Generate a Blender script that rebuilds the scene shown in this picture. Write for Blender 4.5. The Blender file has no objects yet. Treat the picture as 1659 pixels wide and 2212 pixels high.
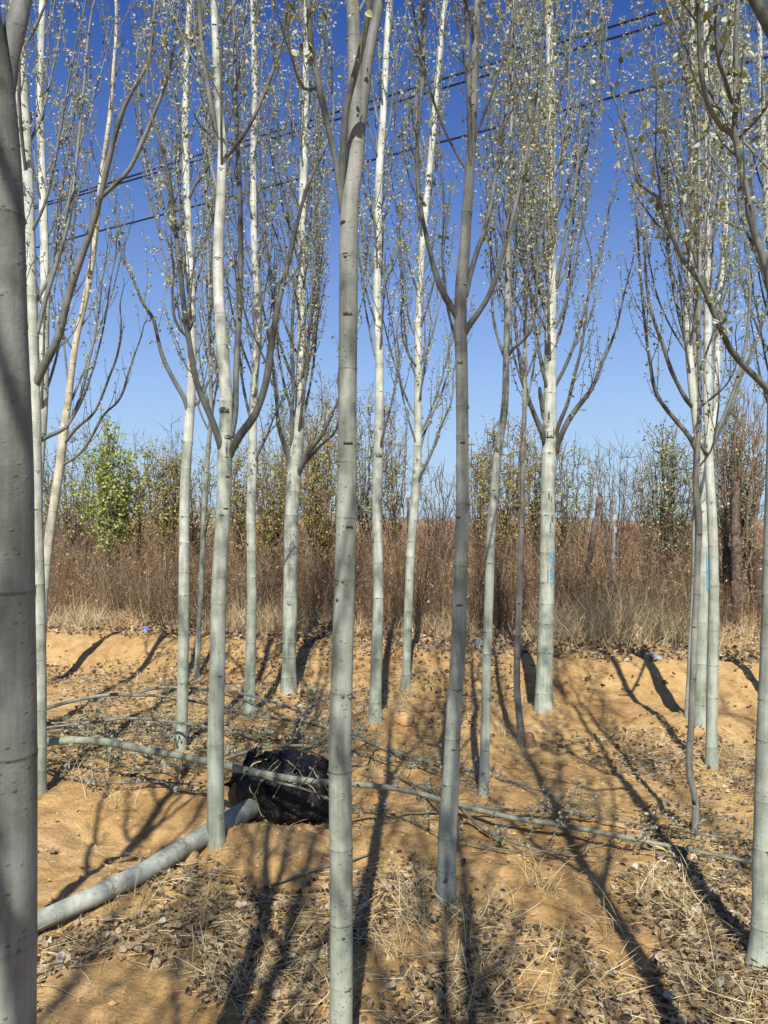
import bpy, math, random
import numpy as np
from mathutils import noise, Vector

# ------------------------------------------------------------------ camera, sky, sun, exposure
scene = bpy.context.scene
COL = scene.collection
R = math.radians
CAM_Z = 1.6
PITCH = R(0.73)
SENS_H, LENS = 34.6, 27.0
F = 2212 / SENS_H * LENS               # focal length in reference pixels (frame 1659 x 2212)
cam_d = bpy.data.cameras.new('camera')
cam_d.sensor_fit = 'VERTICAL'
cam_d.sensor_height = SENS_H
cam_d.sensor_width = SENS_H * 0.75
cam_d.lens = LENS
cam_d.clip_start = 0.05
cam_d.clip_end = 12000
cam = bpy.data.objects.new('camera', cam_d)
COL.objects.link(cam)
cam.location = (0, 0, CAM_Z)
cam.rotation_euler = (R(90) + PITCH, 0, 0)
scene.camera = cam

SUN_EL, SUN_AZ = R(46), 0.040          # sun behind the camera; light drifts slightly to the right
sun_d = bpy.data.lights.new('sun', 'SUN')
sun_d.energy = 5.0
sun_d.angle = R(0.5)
sun_d.color = (1.0, 0.965, 0.905)
sun = bpy.data.objects.new('sun', sun_d)
COL.objects.link(sun)
Lv = Vector((SUN_AZ, 1.0, -math.tan(SUN_EL)))
sun.rotation_euler = Lv.to_track_quat('-Z', 'Y').to_euler()
sun.location = (0, -10, 30)

world = bpy.data.worlds.new('World')
scene.world = world
world.use_nodes = True
wn = world.node_tree
bg = wn.nodes['Background']
sky = wn.nodes.new('ShaderNodeTexSky')
sky.sky_type = 'NISHITA'
sky.sun_disc = False
sky.sun_elevation = SUN_EL
sky.sun_rotation = R(180)
sky.altitude = 600
sky.air_density = 1.0
sky.dust_density = 1.2
sky.ozone_density = 2.2
hs = wn.nodes.new('ShaderNodeHueSaturation')
hs.inputs['Saturation'].default_value = 1.2
hs.inputs['Hue'].default_value = 0.51
hs.inputs['Value'].default_value = 1.0
wn.links.new(sky.outputs[0], hs.inputs['Color'])
tint = wn.nodes.new('ShaderNodeMix')
tint.data_type = 'RGBA'
tint.blend_type = 'MULTIPLY'
tint.inputs['Factor'].default_value = 1.0
tint.inputs['B'].default_value = (0.74, 1.10, 1.66, 1)
wn.links.new(hs.outputs[0], tint.inputs['A'])
wtc = wn.nodes.new('ShaderNodeTexCoord')
wsx = wn.nodes.new('ShaderNodeSeparateXYZ')
wn.links.new(wtc.outputs['Generated'], wsx.inputs[0])
wr = wn.nodes.new('ShaderNodeValToRGB')          # pale haze low over the horizon
we = wr.color_ramp.elements
while len(we) < 5:
    we.new(0.5)
for k_, (p_, v_) in enumerate(((0.0, 0.90), (0.10, 0.74), (0.22, 0.42), (0.38, 0.13), (0.56, 0.0))):
    we[k_].position = p_
    we[k_].color = (v_, v_, v_, 1)
wn.links.new(wsx.outputs['Z'], wr.inputs[0])
hz = wn.nodes.new('ShaderNodeMix')
hz.data_type = 'RGBA'
wn.links.new(wr.outputs[0], hz.inputs['Factor'])
wn.links.new(tint.outputs['Result'], hz.inputs['A'])
hz.inputs['B'].default_value = (6.3, 8.6, 11.0, 1)
wn.links.new(hz.outputs['Result'], bg.inputs[0])
bg.inputs[1].default_value = 0.057

vs = scene.view_settings
vs.view_transform = 'Standard'
vs.look = 'None'
vs.exposure = 0.50
vs.gamma = 1.0
scene.cycles.max_bounces = 6
scene.cycles.diffuse_bounces = 2
scene.cycles.transparent_max_bounces = 4
scene.cycles.use_denoising = True

# ------------------------------------------------------------------ helpers
cp, sp = math.cos(PITCH), math.sin(PITCH)


def P(x, y, Y):
    """world point on the ray through reference pixel (x, y) at distance Y along world +Y"""
    a = (x - 829.5) / F
    b = (1106 - y) / F
    d = (a, cp - b * sp, sp + b * cp)
    t = Y / d[1]
    return np.array((d[0] * t, Y, CAM_Z + d[2] * t))


def smooth(t):
    t = min(1.0, max(0.0, t))
    return t * t * (3 - 2 * t)


MOUNDS = []    # x, y, height, sx, sy, angle


def base_h(x, y):
    yb = 8.35 - 0.27 * x
    h = 0.30 * smooth((y - yb + 0.95) / 0.95) if y > 0 else 0.0
    if y > yb:
        h -= 0.05 * smooth((y - yb) / 1.2)
    for mx, my, mh, sx, sy, an in MOUNDS:
        dx, dy = x - mx, y - my
        if abs(dx) < 3 * max(sx, sy) and abs(dy) < 3 * max(sx, sy):
            c, s = math.cos(an), math.sin(an)
            u, v = (dx * c + dy * s) / sx, (-dx * s + dy * c) / sy
            h += mh * math.exp(-(u * u + v * v))
    h += 0.035 * noise.noise((x * 0.7, y * 0.7, 3.1))
    return h


def ground_h(x, y):
    h = base_h(x, y)
    if abs(x) < 9 and -3 < y < 14:
        h += 0.038 * noise.noise((x * 2.3, y * 2.3, 7.7))
        h += 0.023 * noise.noise((x * 6.5, y * 6.5, 1.7))
        if -2.6 < x < 0.1 and 3.3 < y < 6.0:          # freshly dug, broken soil round the lying trees
            e = smooth((x + 2.6) / 0.4) * smooth((0.1 - x) / 0.4) * smooth((y - 3.3) / 0.4) * smooth((6.0 - y) / 0.5)
            h += 0.055 * e * (0.35 - abs(noise.noise((x * 2.2, y * 2.8, 11.0)))) + 0.02 * e * abs(noise.noise((x * 8, y * 8, 2.0)))
    return h


def G(px, py):
    """distance Y where the ray through a reference pixel meets the ground"""
    Y = 0.8
    while Y < 60:
        p = P(px, py, Y)
        if p[2] <= ground_h(p[0], Y):
            lo, hi = Y - 0.05 - 0.01 * Y, Y
            for _ in range(14):
                m = (lo + hi) / 2
                q = P(px, py, m)
                if q[2] <= ground_h(q[0], m):
                    hi = m
                else:
                    lo = m
            return hi
        Y += 0.02 + 0.01 * Y
    return 60.0


for a in [(-1.38, 4.25, -0.13, 0.55, 0.50, 0.0), (-0.62, 3.85, 0.10, 0.30, 0.22, 0.2),
          (-1.00, 3.42, 0.09, 0.65, 0.16, 0.62), (-1.62, 2.75, 0.10, 0.35, 0.16, 0.6), (0.62, 4.65, 0.05, 0.30, 0.25, 0.0),
          (2.05, 6.75, 0.07, 0.45, 0.35, 0.0), (0.0, 6.4, 0.08, 0.35, 0.25, 0.0),
          (1.38, 2.85, 0.05, 0.30, 0.25, 0.0), (0.9, 3.2, -0.05, 0.35, 1.2, 0.0),
          (-0.45, 4.55, -0.05, 0.32, 0.25, 0.0), (2.6, 6.2, 0.06, 0.4, 0.3, 0.0)]:
    MOUNDS.append(a)


FEET = [(391, 1618, 26), (426, 1462, 12), (466, 1818, 41), (540, 1547, 28), (624, 1492, 36), (811, 1553, 32), (876, 1487, 24), (963, 1946, 45), (1044, 1716, 24), (1127, 1607, 18), (1175, 1530, 43), (1513, 1558, 31), (1487, 1546, 18), (1502, 1800, 16), (1537, 1657, 29), (1640, 2082, 53), (1720, 1600, 24)]
_f = []
for fx, fy, fw in FEET:                       # a little raised soil round the foot of every trunk
    fY = G(fx, fy)
    _f.append((P(fx, fy, fY)[0], fY - 0.02, 0.035, 0.05 + fw * fY / F * 1.2, 0.05 + fw * fY / F * 1.1, fx * 0.7))
MOUNDS.extend(_f)


def link(name, me, mat=None, parent=None, loc=None):
    o = bpy.data.objects.new(name, me)
    COL.objects.link(o)
    if mat is not None:
        for m in (mat if isinstance(mat, (list, tuple)) else [mat]):
            me.materials.append(m)
    if parent is not None:
        o.parent = parent
    if loc is not None:
        o.location = loc
    return o


def tag(o, label=None, cat=None, group=None, kind=None):
    if label:
        o['label'] = label
    if cat:
        o['category'] = cat
    if group:
        o['group'] = group
    if kind:
        o['kind'] = kind
    return o


def empty(name, loc):
    o = bpy.data.objects.new(name, None)
    COL.objects.link(o)
    o.location = loc
    o.empty_display_size = 0.1
    return o


def fast_mesh(name, V, Q, T=None, attrs=None, smooth_=True):
    """mesh from vertex array, quad array and triangle array"""
    me = bpy.data.meshes.new(name)
    V = np.asarray(V, dtype=np.float32).reshape(-1, 3)
    Q = np.asarray(Q if Q is not None else [], dtype=np.int32).reshape(-1, 4)
    T = np.asarray(T if T is not None else [], dtype=np.int32).reshape(-1, 3)
    me.vertices.add(len(V))
    me.vertices.foreach_set('co', V.ravel())
    nl = len(Q) * 4 + len(T) * 3
    me.loops.add(nl)
    me.loops.foreach_set('vertex_index', np.concatenate([Q.ravel(), T.ravel()]))
    me.polygons.add(len(Q) + len(T))
    st = np.concatenate([np.arange(len(Q)) * 4, len(Q) * 4 + np.arange(len(T)) * 3]).astype(np.int32)
    me.polygons.foreach_set('loop_start', st)
    me.polygons.foreach_set('use_smooth', np.full(len(Q) + len(T), smooth_, dtype=bool))
    for k, a in (attrs or {}).items():
        at = me.attributes.new(k, 'FLOAT', 'POINT')
        at.data.foreach_set('value', np.asarray(a, dtype=np.float32))
    me.update(calc_edges=True)
    return me


class Tubes:
    def __init__(self):
        self.V, self.Q, self.T, self.A, self.n = [], [], [], [], 0

    def add(self, pts, rad, sides=6, attr=None, cap=False):
        pts = np.asarray(pts, float)
        n = len(pts)
        rad = np.broadcast_to(np.asarray(rad, float), (n,))
        tan = np.gradient(pts, axis=0)
        tan /= np.linalg.norm(tan, axis=1)[:, None] + 1e-9
        mt = np.abs(tan.mean(axis=0))
        ref = np.zeros(3)
        ref[int(np.argmin(mt))] = 1.0
        u = np.cross(tan, ref)
        u /= np.linalg.norm(u, axis=1)[:, None] + 1e-9
        v = np.cross(tan, u)
        ang = np.arange(sides) * (2 * math.pi / sides)
        ring = (pts[:, None, :] + rad[:, None, None] * (np.cos(ang)[None, :, None] * u[:, None, :] + np.sin(ang)[None, :, None] * v[:, None, :]))
        self.V.append(ring.reshape(-1, 3))
        i = np.arange(n - 1)[:, None] * sides + self.n
        j = np.arange(sides)[None, :]
        j2 = (j + 1) % sides
        self.Q.append(np.stack([i + j, i + j2, i + sides + j2, i + sides + j], axis=-1).reshape(-1, 4))
        at = np.zeros(n) if attr is None else np.asarray(attr, float)
        self.A.append(np.repeat(at, sides))
        base = self.n
        self.n += n * sides
        if cap:
            for r0, c in ((base, pts[0]), (base + (n - 1) * sides, pts[-1])):
                self.V.append(c[None, :])
                self.A.append(np.zeros(1))
                k = np.arange(sides)
                self.T.append(np.stack([r0 + k, r0 + (k + 1) % sides, np.full(sides, self.n)], axis=-1))
                self.n += 1

    def blob(self, c, ax, ay, az, attr=0.0, seg=8, rings=5):
        """ellipsoid with half axes given as vectors"""
        c, ax, ay, az = (np.asarray(k, float) for k in (c, ax, ay, az))
        th = np.linspace(0.02, math.pi - 0.02, rings)
        ph = np.arange(seg) * 2 * math.pi / seg
        V = (c + np.cos(th)[:, None, None] * az + np.sin(th)[:, None, None] * (np.cos(ph)[None, :, None] * ax + np.sin(ph)[None, :, None] * ay)).reshape(-1, 3)
        self.V.append(V)
        i = np.arange(rings - 1)[:, None] * seg + self.n
        j = np.arange(seg)[None, :]
        j2 = (j + 1) % seg
        self.Q.append(np.stack([i + j, i + j2, i + seg + j2, i + seg + j], axis=-1).reshape(-1, 4))
        self.A.append(np.full(len(V), attr))
        self.n += len(V)

    def mesh(self, name, origin=(0, 0, 0)):
        V = np.concatenate(self.V) - np.asarray(origin)
        return fast_mesh(name, V, np.concatenate(self.Q), np.concatenate(self.T) if self.T else None, {'mark': np.concatenate(self.A)})


class Leaves:
    """collects leaf clusters; every leaf is a folded, rounded blade of two quads"""
    def __init__(self, seed):
        self.rng = np.random.default_rng(seed)
        self.c, self.d, self.s, self.k = [], [], [], []

    def cluster(self, p, d, size, count):
        self.c.append(p)
        self.d.append(d)
        self.s.append(size)
        self.k.append(count)

    def mesh(self, name, origin, spread=1.0, stalk=0.7):
        rng = self.rng
        if not self.c:
            return None
        k = np.array(self.k)
        c = np.repeat(np.array(self.c), k, axis=0)
        d = np.repeat(np.array(self.d), k, axis=0)
        s = np.repeat(np.array(self.s), k) * rng.uniform(0.55, 1.25, k.sum())
        n = len(c)
        rnd = rng.normal(size=(n, 3))
        rnd /= np.linalg.norm(rnd, axis=1)[:, None]
        ld = d * 0.55 + rnd * spread + np.array((0, 0, 0.15))
        ld /= np.linalg.norm(ld, axis=1)[:, None]
        b = c + ld * (s * stalk * rng.uniform(0.2, 1.0, n))[:, None]
        ld2 = ld + rng.normal(size=(n, 3)) * 0.35 + np.array((0, 0, -0.35))
        ld2 /= np.linalg.norm(ld2, axis=1)[:, None]
        side = np.cross(ld2, rng.normal(size=(n, 3)))
        side /= np.linalg.norm(side, axis=1)[:, None] + 1e-9
        nr = np.cross(side, ld2)
        w = (s * rng.uniform(0.30, 0.46, n))[:, None]
        L = s[:, None]
        fold = rng.uniform(0.15, 0.75, n)[:, None]
        sw = side * w
        up = nr * w * fold
        v0 = b
        v1 = b + ld2 * L * 0.25 + sw * 0.9 + up * 0.9
        v2 = b + ld2 * L * 0.65 + sw * 0.85 + up * 0.85
        v3 = b + ld2 * L
        v4 = b + ld2 * L * 0.65 - sw * 0.85 + up * 0.85
        v5 = b + ld2 * L * 0.25 - sw * 0.9 + up * 0.9
        V = np.stack([v0, v1, v2, v3, v4, v5], axis=1).reshape(-1, 3) - np.asarray(origin)
        i = (np.arange(n) * 6)[:, None]
        Q = np.concatenate([i + np.array([[0, 1, 2, 3]]), i + np.array([[0, 3, 4, 5]])])
        return fast_mesh(name, V, Q, smooth_=False)


def catmull(pts, step):
    """resample a control polyline (rows: x y z r ...) smoothly, roughly every `step` metres"""
    p = np.asarray(pts, float)
    if len(p) < 2:
        return p
    q = np.vstack([2 * p[0] - p[1], p, 2 * p[-1] - p[-2]])
    out = []
    for i in range(1, len(q) - 2):
        L = np.linalg.norm((q[i + 1] - q[i])[:3])
        m = max(1, int(math.ceil(L / step)))
        t = (np.arange(m) / m)[:, None]
        a, b, c, d = q[i - 1], q[i], q[i + 1], q[i + 2]
        # finite-difference tangents scaled by segment lengths keep uneven spacing stable
        La = np.linalg.norm((b - a)[:3]) + 1e-6
        Lc = np.linalg.norm((d - c)[:3]) + 1e-6
        m1 = ((c - b) / L * La + (b - a) / La * L) / (L + La) * L
        m2 = ((d - c) / Lc * L + (c - b) / L * Lc) / (L + Lc) * L
        h = b * (2 * t**3 - 3 * t**2 + 1) + m1 * (t**3 - 2 * t**2 + t) + c * (-2 * t**3 + 3 * t**2) + m2 * (t**3 - t**2)
        out.append(h)
    out.append(p[-1:])
    return np.vstack(out)


# ------------------------------------------------------------------ materials
def new_mat(name, rough=0.85, spec=0.2):
    m = bpy.data.materials.new(name)
    m.use_nodes = True
    nt = m.node_tree
    b = nt.nodes['Principled BSDF']
    b.inputs['Roughness'].default_value = rough
    b.inputs['Specular IOR Level'].default_value = spec
    return m, nt, b


def nd(nt, t, **kw):
    n = nt.nodes.new(t)
    for k, v in kw.items():
        if k in n.inputs:
            n.inputs[k].default_value = v
        else:
            setattr(n, k, v)
    return n


def ramp(nt, stops, fac):
    r = nt.nodes.new('ShaderNodeValToRGB')
    e = r.color_ramp.elements
    while len(e) < len(stops):
        e.new(0.5)
    for k, (p, c) in enumerate(stops):
        e[k].position = p
        e[k].color = c if len(c) == 4 else (*c, 1)
    nt.links.new(fac, r.inputs[0])
    return r.outputs[0]


def mix(nt, fac, a, b, mode='MIX'):
    n = nt.nodes.new('ShaderNodeMix')
    n.data_type = 'RGBA'
    n.blend_type = mode
    for sock, v in ((n.inputs['Factor'], fac), (n.inputs['A'], a), (n.inputs['B'], b)):
        if isinstance(v, (int, float)):
            sock.default_value = v
        elif isinstance(v, tuple):
            sock.default_value = (*v, 1)
        else:
            nt.links.new(v, sock)
    return n.outputs['Result']


def noise_tex(nt, vec, scale, detail=4, rough=0.55):
    n = nd(nt, 'ShaderNodeTexNoise', Scale=scale, Detail=detail, Roughness=rough)
    if vec is not None:
        nt.links.new(vec, n.inputs['Vector'])
    return n.outputs['Fac']


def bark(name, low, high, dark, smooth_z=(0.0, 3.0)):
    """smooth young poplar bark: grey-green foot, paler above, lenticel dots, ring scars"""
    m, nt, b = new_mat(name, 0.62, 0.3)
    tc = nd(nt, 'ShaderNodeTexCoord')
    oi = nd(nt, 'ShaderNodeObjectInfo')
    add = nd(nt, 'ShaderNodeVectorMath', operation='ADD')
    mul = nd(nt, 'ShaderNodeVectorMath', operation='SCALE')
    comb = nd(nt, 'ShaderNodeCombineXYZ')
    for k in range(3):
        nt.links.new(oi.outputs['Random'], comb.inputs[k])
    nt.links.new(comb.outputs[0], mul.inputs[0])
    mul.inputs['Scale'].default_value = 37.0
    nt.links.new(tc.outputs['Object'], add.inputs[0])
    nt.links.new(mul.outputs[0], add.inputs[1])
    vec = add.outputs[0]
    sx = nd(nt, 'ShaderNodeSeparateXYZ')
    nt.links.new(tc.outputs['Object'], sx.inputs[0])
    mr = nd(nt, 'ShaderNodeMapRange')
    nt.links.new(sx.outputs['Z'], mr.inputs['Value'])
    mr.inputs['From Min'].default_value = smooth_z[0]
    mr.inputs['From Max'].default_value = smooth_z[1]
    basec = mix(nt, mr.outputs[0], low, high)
    # cloudy blotches
    bl = noise_tex(nt, vec, 7, 4, 0.6)
    basec = mix(nt, ramp(nt, [(0.35, (0.62, 0.66, 0.62)), (0.62, (1.08, 1.06, 1.02))], bl), basec, basec) if False else mix(nt, 1.0, basec, ramp(nt, [(0.30, (0.50, 0.54, 0.47)), (0.62, (1.06, 1.05, 1.02))], bl), 'MULTIPLY')
    # vertical streaks
    mp = nd(nt, 'ShaderNodeMapping')
    mp.inputs['Scale'].default_value = (60, 60, 3.5)
    nt.links.new(vec, mp.inputs[0])
    stx = noise_tex(nt, mp.outputs[0], 1.0, 3, 0.6)
    basec = mix(nt, 0.8, basec, ramp(nt, [(0.3, (0.66, 0.67, 0.63)), (0.58, (1.03, 1.03, 1.03))], stx), 'MULTIPLY')
    # lenticels
    mp2 = nd(nt, 'ShaderNodeMapping')
    mp2.inputs['Scale'].default_value = (62, 62, 95)
    nt.links.new(vec, mp2.inputs[0])
    vo = nd(nt, 'ShaderNodeTexVoronoi', Scale=1.0)
    nt.links.new(mp2.outputs[0], vo.inputs['Vector'])
    len_f = ramp(nt, [(0.16, (1, 1, 1)), (0.27, (0, 0, 0))], vo.outputs['Distance'])
    sel = noise_tex(nt, vec, 26, 2)
    self_ = ramp(nt, [(0.46, (0, 0, 0)), (0.57, (0.68, 0.68, 0.68))], sel)
    lf = mix(nt, 1.0, len_f, self_, 'MULTIPLY')
    basec = mix(nt, lf, basec, dark)
    at = nd(nt, 'ShaderNodeAttribute', attribute_name='mark')
    mk = noise_tex(nt, vec, 55, 3)
    mm = nd(nt, 'ShaderNodeMath', operation='MULTIPLY')
    nt.links.new(at.outputs['Fac'], mm.inputs[0])
    nt.links.new(ramp(nt, [(0.38, (0.35, 0.35, 0.35)), (0.52, (1, 1, 1))], mk), mm.inputs[1])
    basec = mix(nt, mm.outputs[0], basec, tuple(c * 0.35 for c in dark))
    nt.links.new(basec, b.inputs['Base Color'])
    bn = nd(nt, 'ShaderNodeBump', Strength=0.35, Distance=0.004)
    nt.links.new(noise_tex(nt, vec, 90, 5, 0.65), bn.inputs['Height'])
    bn2 = nd(nt, 'ShaderNodeBump', Strength=0.5, Distance=0.003)
    nt.links.new(lf, bn2.inputs['Height'])
    nt.links.new(bn.outputs[0], bn2.inputs['Normal'])
    nt.links.new(bn2.outputs[0], b.inputs['Normal'])
    return m


BARK_PALE = bark('pale_poplar_bark', (0.37, 0.40, 0.325), (0.57, 0.585, 0.53), (0.13, 0.12, 0.10), (0.4, 3.2))
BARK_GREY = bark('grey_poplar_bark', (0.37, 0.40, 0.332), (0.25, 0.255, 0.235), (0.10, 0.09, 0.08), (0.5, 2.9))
BARK_SHADED = bark('shaded_poplar_bark', (0.27, 0.285, 0.26), (0.165, 0.17, 0.155), (0.07, 0.065, 0.055), (0.4, 2.4))  # grey bark with the left trunk's crown shade put into its colour, deepest above
BARK_DARK = bark('dusky_poplar_bark', (0.24, 0.23, 0.20), (0.27, 0.25, 0.22), (0.07, 0.06, 0.05), (0.2, 3.0))
BARK_TAN = bark('tan_poplar_bark', (0.42, 0.43, 0.36), (0.55, 0.49, 0.36), (0.13, 0.11, 0.08), (0.4, 3.0))
BRANCH = bark('branch_bark', (0.135, 0.14, 0.13), (0.195, 0.20, 0.187), (0.08, 0.07, 0.06), (0.8, 4.0))


def simple(name, c1, c2, scale=20, rough=0.9, bump=0.0, coord='Object', detail=4):
    m, nt, b = new_mat(name, rough, 0.15)
    tc = nd(nt, 'ShaderNodeTexCoord')
    f = noise_tex(nt, tc.outputs[coord], scale, detail, 0.6)
    nt.links.new(ramp(nt, [(0.35, c1), (0.65, c2)], f), b.inputs['Base Color'])
    if bump:
        bn = nd(nt, 'ShaderNodeBump', Strength=bump, Distance=0.01)
        nt.links.new(f, bn.inputs['Height'])
        nt.links.new(bn.outputs[0], b.inputs['Normal'])
    return m


def islands(name, stops, rough=0.8, trans=0.0, back=None):
    """material whose colour differs from leaf to leaf (random per mesh island)"""
    m, nt, b = new_mat(name, rough, 0.25)
    g = nd(nt, 'ShaderNodeNewGeometry')
    col = ramp(nt, stops, g.outputs['Random Per Island'])
    if back is not None:
        col = mix(nt, g.outputs['Backfacing'], col, back)
    nt.links.new(col, b.inputs['Base Color'])
    if trans:
        tr = nd(nt, 'ShaderNodeBsdfTranslucent')
        nt.links.new(col, tr.inputs['Color'])
        mx = nd(nt, 'ShaderNodeMixShader')
        mx.inputs[0].default_value = trans
        nt.links.new(b.outputs[0], mx.inputs[1])
        nt.links.new(tr.outputs[0], mx.inputs[2])
        nt.links.new(mx.outputs[0], nt.nodes['Material Output'].inputs[0])
    return m


TWIG = simple('twig_bark', (0.06, 0.056, 0.047), (0.13, 0.125, 0.105), 14)
LEAF = islands('young_poplar_leaf', [(0.0, (0.11, 0.13, 0.045)), (0.35, (0.25, 0.275, 0.095)), (0.65, (0.42, 0.43, 0.21)), (0.94, (0.46, 0.42, 0.15)), (1.0, (0.34, 0.22, 0.05))], 0.6, 0.25, back=(0.50, 0.52, 0.38))
LEAF_GREEN = islands('bright_green_leaf', [(0.0, (0.20, 0.27, 0.05)), (0.5, (0.38, 0.45, 0.10)), (1.0, (0.56, 0.58, 0.22))], 0.6, 0.35)
LEAF_PALE = islands('pale_green_leaf', [(0.0, (0.18, 0.22, 0.08)), (0.5, (0.36, 0.41, 0.19)), (1.0, (0.55, 0.57, 0.38))], 0.6, 0.3)
LEAF_OCHRE = islands('ochre_leaf', [(0.0, (0.24, 0.17, 0.03)), (0.5, (0.38, 0.32, 0.07)), (0.8, (0.42, 0.42, 0.12)), (1.0, (0.52, 0.52, 0.32))], 0.7, 0.3)
LEAF_WILT = islands('wilting_leaf', [(0.0, (0.11, 0.13, 0.05)), (0.6, (0.25, 0.27, 0.13)), (1.0, (0.42, 0.42, 0.27))], 0.7, 0.2, back=(0.32, 0.33, 0.26))
BG_BARK = simple('dark_brown_bark', (0.045, 0.032, 0.022), (0.14, 0.10, 0.07), 9, 0.95, 0.4)
BG_TWIG = simple('brown_twig', (0.10, 0.07, 0.05), (0.22, 0.165, 0.12), 6)
BG_RUST = simple('rust_twig', (0.12, 0.085, 0.055), (0.26, 0.19, 0.125), 6)

# soil
SOIL, nt, b = new_mat('sandy_soil', 0.97, 0.08)
tc = nd(nt, 'ShaderNodeTexCoord')
vec = tc.outputs['Object']
n1 = noise_tex(nt, vec, 0.9, 5, 0.6)
n2 = noise_tex(nt, vec, 9, 6, 0.65)
n3 = noise_tex(nt, vec, 70, 5, 0.7)
c = ramp(nt, [(0.32, (0.34, 0.20, 0.080)), (0.52, (0.465, 0.298, 0.122)), (0.72, (0.56, 0.39, 0.185))], n1)
c = mix(nt, 1.0, c, ramp(nt, [(0.28, (0.66, 0.62, 0.58)), (0.60, (1.05, 1.05, 1.05))], n2), 'MULTIPLY')
c = mix(nt, 1.0, c, ramp(nt, [(0.30, (0.62, 0.60, 0.58)), (0.52, (1.04, 1.04, 1.04))], n3), 'MULTIPLY')
nt.links.new(c, b.inputs['Base Color'])
b1 = nd(nt, 'ShaderNodeBump', Strength=0.8, Distance=0.03)
nt.links.new(n2, b1.inputs['Height'])
b2 = nd(nt, 'ShaderNodeBump', Strength=0.9, Distance=0.008)
nt.links.new(n3, b2.inputs['Height'])
nt.links.new(b1.outputs[0], b2.inputs['Normal'])
nt.links.new(b2.outputs[0], b.inputs['Normal'])
CLOD = simple('soil_clod', (0.36, 0.215, 0.092), (0.53, 0.34, 0.158), 60, 0.97, 0.6)
DRYLEAF = islands('dry_leaf', [(0.0, (0.06, 0.043, 0.027)), (0.35, (0.18, 0.128, 0.078)), (0.7, (0.34, 0.245, 0.14)), (0.95, (0.45, 0.36, 0.23)), (1.0, (0.60, 0.55, 0.46))], 0.85, 0.1)
STRAW = islands('straw', [(0.0, (0.32, 0.22, 0.085)), (0.5, (0.58, 0.45, 0.22)), (1.0, (0.76, 0.66, 0.42))], 0.75, 0.15)
STRAW_OLD = islands('weathered_straw', [(0.0, (0.19, 0.13, 0.06)), (0.5, (0.46, 0.35, 0.18)), (1.0, (0.72, 0.61, 0.38))], 0.8, 0.15)
WEED = islands('dry_weed_stem', [(0.0, (0.045, 0.028, 0.017)), (0.45, (0.125, 0.078, 0.043)), (0.8, (0.24, 0.16, 0.085)), (1.0, (0.42, 0.33, 0.20))], 0.9, 0.1)
RED_SHRUB = islands('reddish_shrub', [(0.0, (0.08, 0.04, 0.036)), (0.6, (0.17, 0.085, 0.075)), (1.0, (0.26, 0.15, 0.12))], 0.9, 0.1)

# ------------------------------------------------------------------ ground sheet
def axis(breaks):
    out = []
    for a, bb, st in breaks:
        out += list(np.arange(a, bb, st))
    out.append(breaks[-1][1])
    return np.array(out)


xs = axis([(-1500, -300, 150), (-300, -60, 30), (-60, -14, 4), (-14, -5.0, 0.3), (-5.0, 5.0, 0.032), (5.0, 14, 0.3), (14, 60, 4), (60, 300, 30), (300, 1500, 150)])
ys = axis([(-60, -10, 5), (-10, -1, 0.5), (-1, 1.6, 0.08), (1.6, 5.2, 0.024), (5.2, 10.5, 0.04), (10.5, 16, 0.25), (16, 60, 2), (60, 300, 20), (300, 3600, 150)])
Vg = np.zeros((len(ys), len(xs), 3), np.float32)
for i, yy in enumerate(ys):
    fine_y = 1.0 < yy < 10.6
    for j, xx in enumerate(xs):
        h = ground_h(xx, yy) if abs(xx) < 60 else base_h(xx, yy)
        if fine_y and abs(xx) < 5.1:
            f = noise.noise((xx * 17, yy * 17, 0.3))
            h += 0.011 * f + 0.006 * noise.noise((xx * 41, yy * 41, 5.3)) + 0.02 * max(0.0, noise.noise((xx * 11, yy * 11, 9.3)) - 0.2)
        if yy > 40:
            h -= 0.25 * smooth((yy - 40) / 100)
        Vg[i, j] = (xx, yy, h)
nx, ny = len(xs), len(ys)
ii = np.arange(ny - 1)[:, None] * nx
jj = np.arange(nx - 1)[None, :]
Qg = np.stack([ii + jj, ii + jj + 1, ii + nx + jj + 1, ii + nx + jj], axis=-1).reshape(-1, 4)
tag(link('ground', fast_mesh('ground', Vg.reshape(-1, 3), Qg), SOIL), 'bare sandy brown nursery soil with a low bank across it', 'ground', kind='structure')

# distant low hills
HILLM = simple('bare_hill', (0.17, 0.15, 0.12), (0.26, 0.23, 0.19), 0.004)
hx = np.linspace(-4200, 4200, 140)
prof = [max(0.0, 95 * math.exp(-((x + 2000) / 1500) ** 2) + 34 * noise.noise((x * 0.0016, 2.2, 0)) + 16 * noise.noise((x * 0.006, 4.2, 0)) + 22) for x in hx]
Vh = []
for x, z in zip(hx, prof):
    Vh += [(x, 4300, -2), (x, 4600, z * 0.55), (x, 5000, z), (x, 5500, -2)]
Vh = np.array(Vh)
k = np.arange(len(hx) - 1)[:, None] * 4
Qh = np.concatenate([np.stack([k[:, 0] + r, k[:, 0] + 4 + r, k[:, 0] + 5 + r, k[:, 0] + 1 + r], axis=-1) for r in range(3)])
tag(link('hills', fast_mesh('hills', Vh, Qh), HILLM), 'low hazy hills along the far horizon', 'hills', kind='structure')


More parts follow.
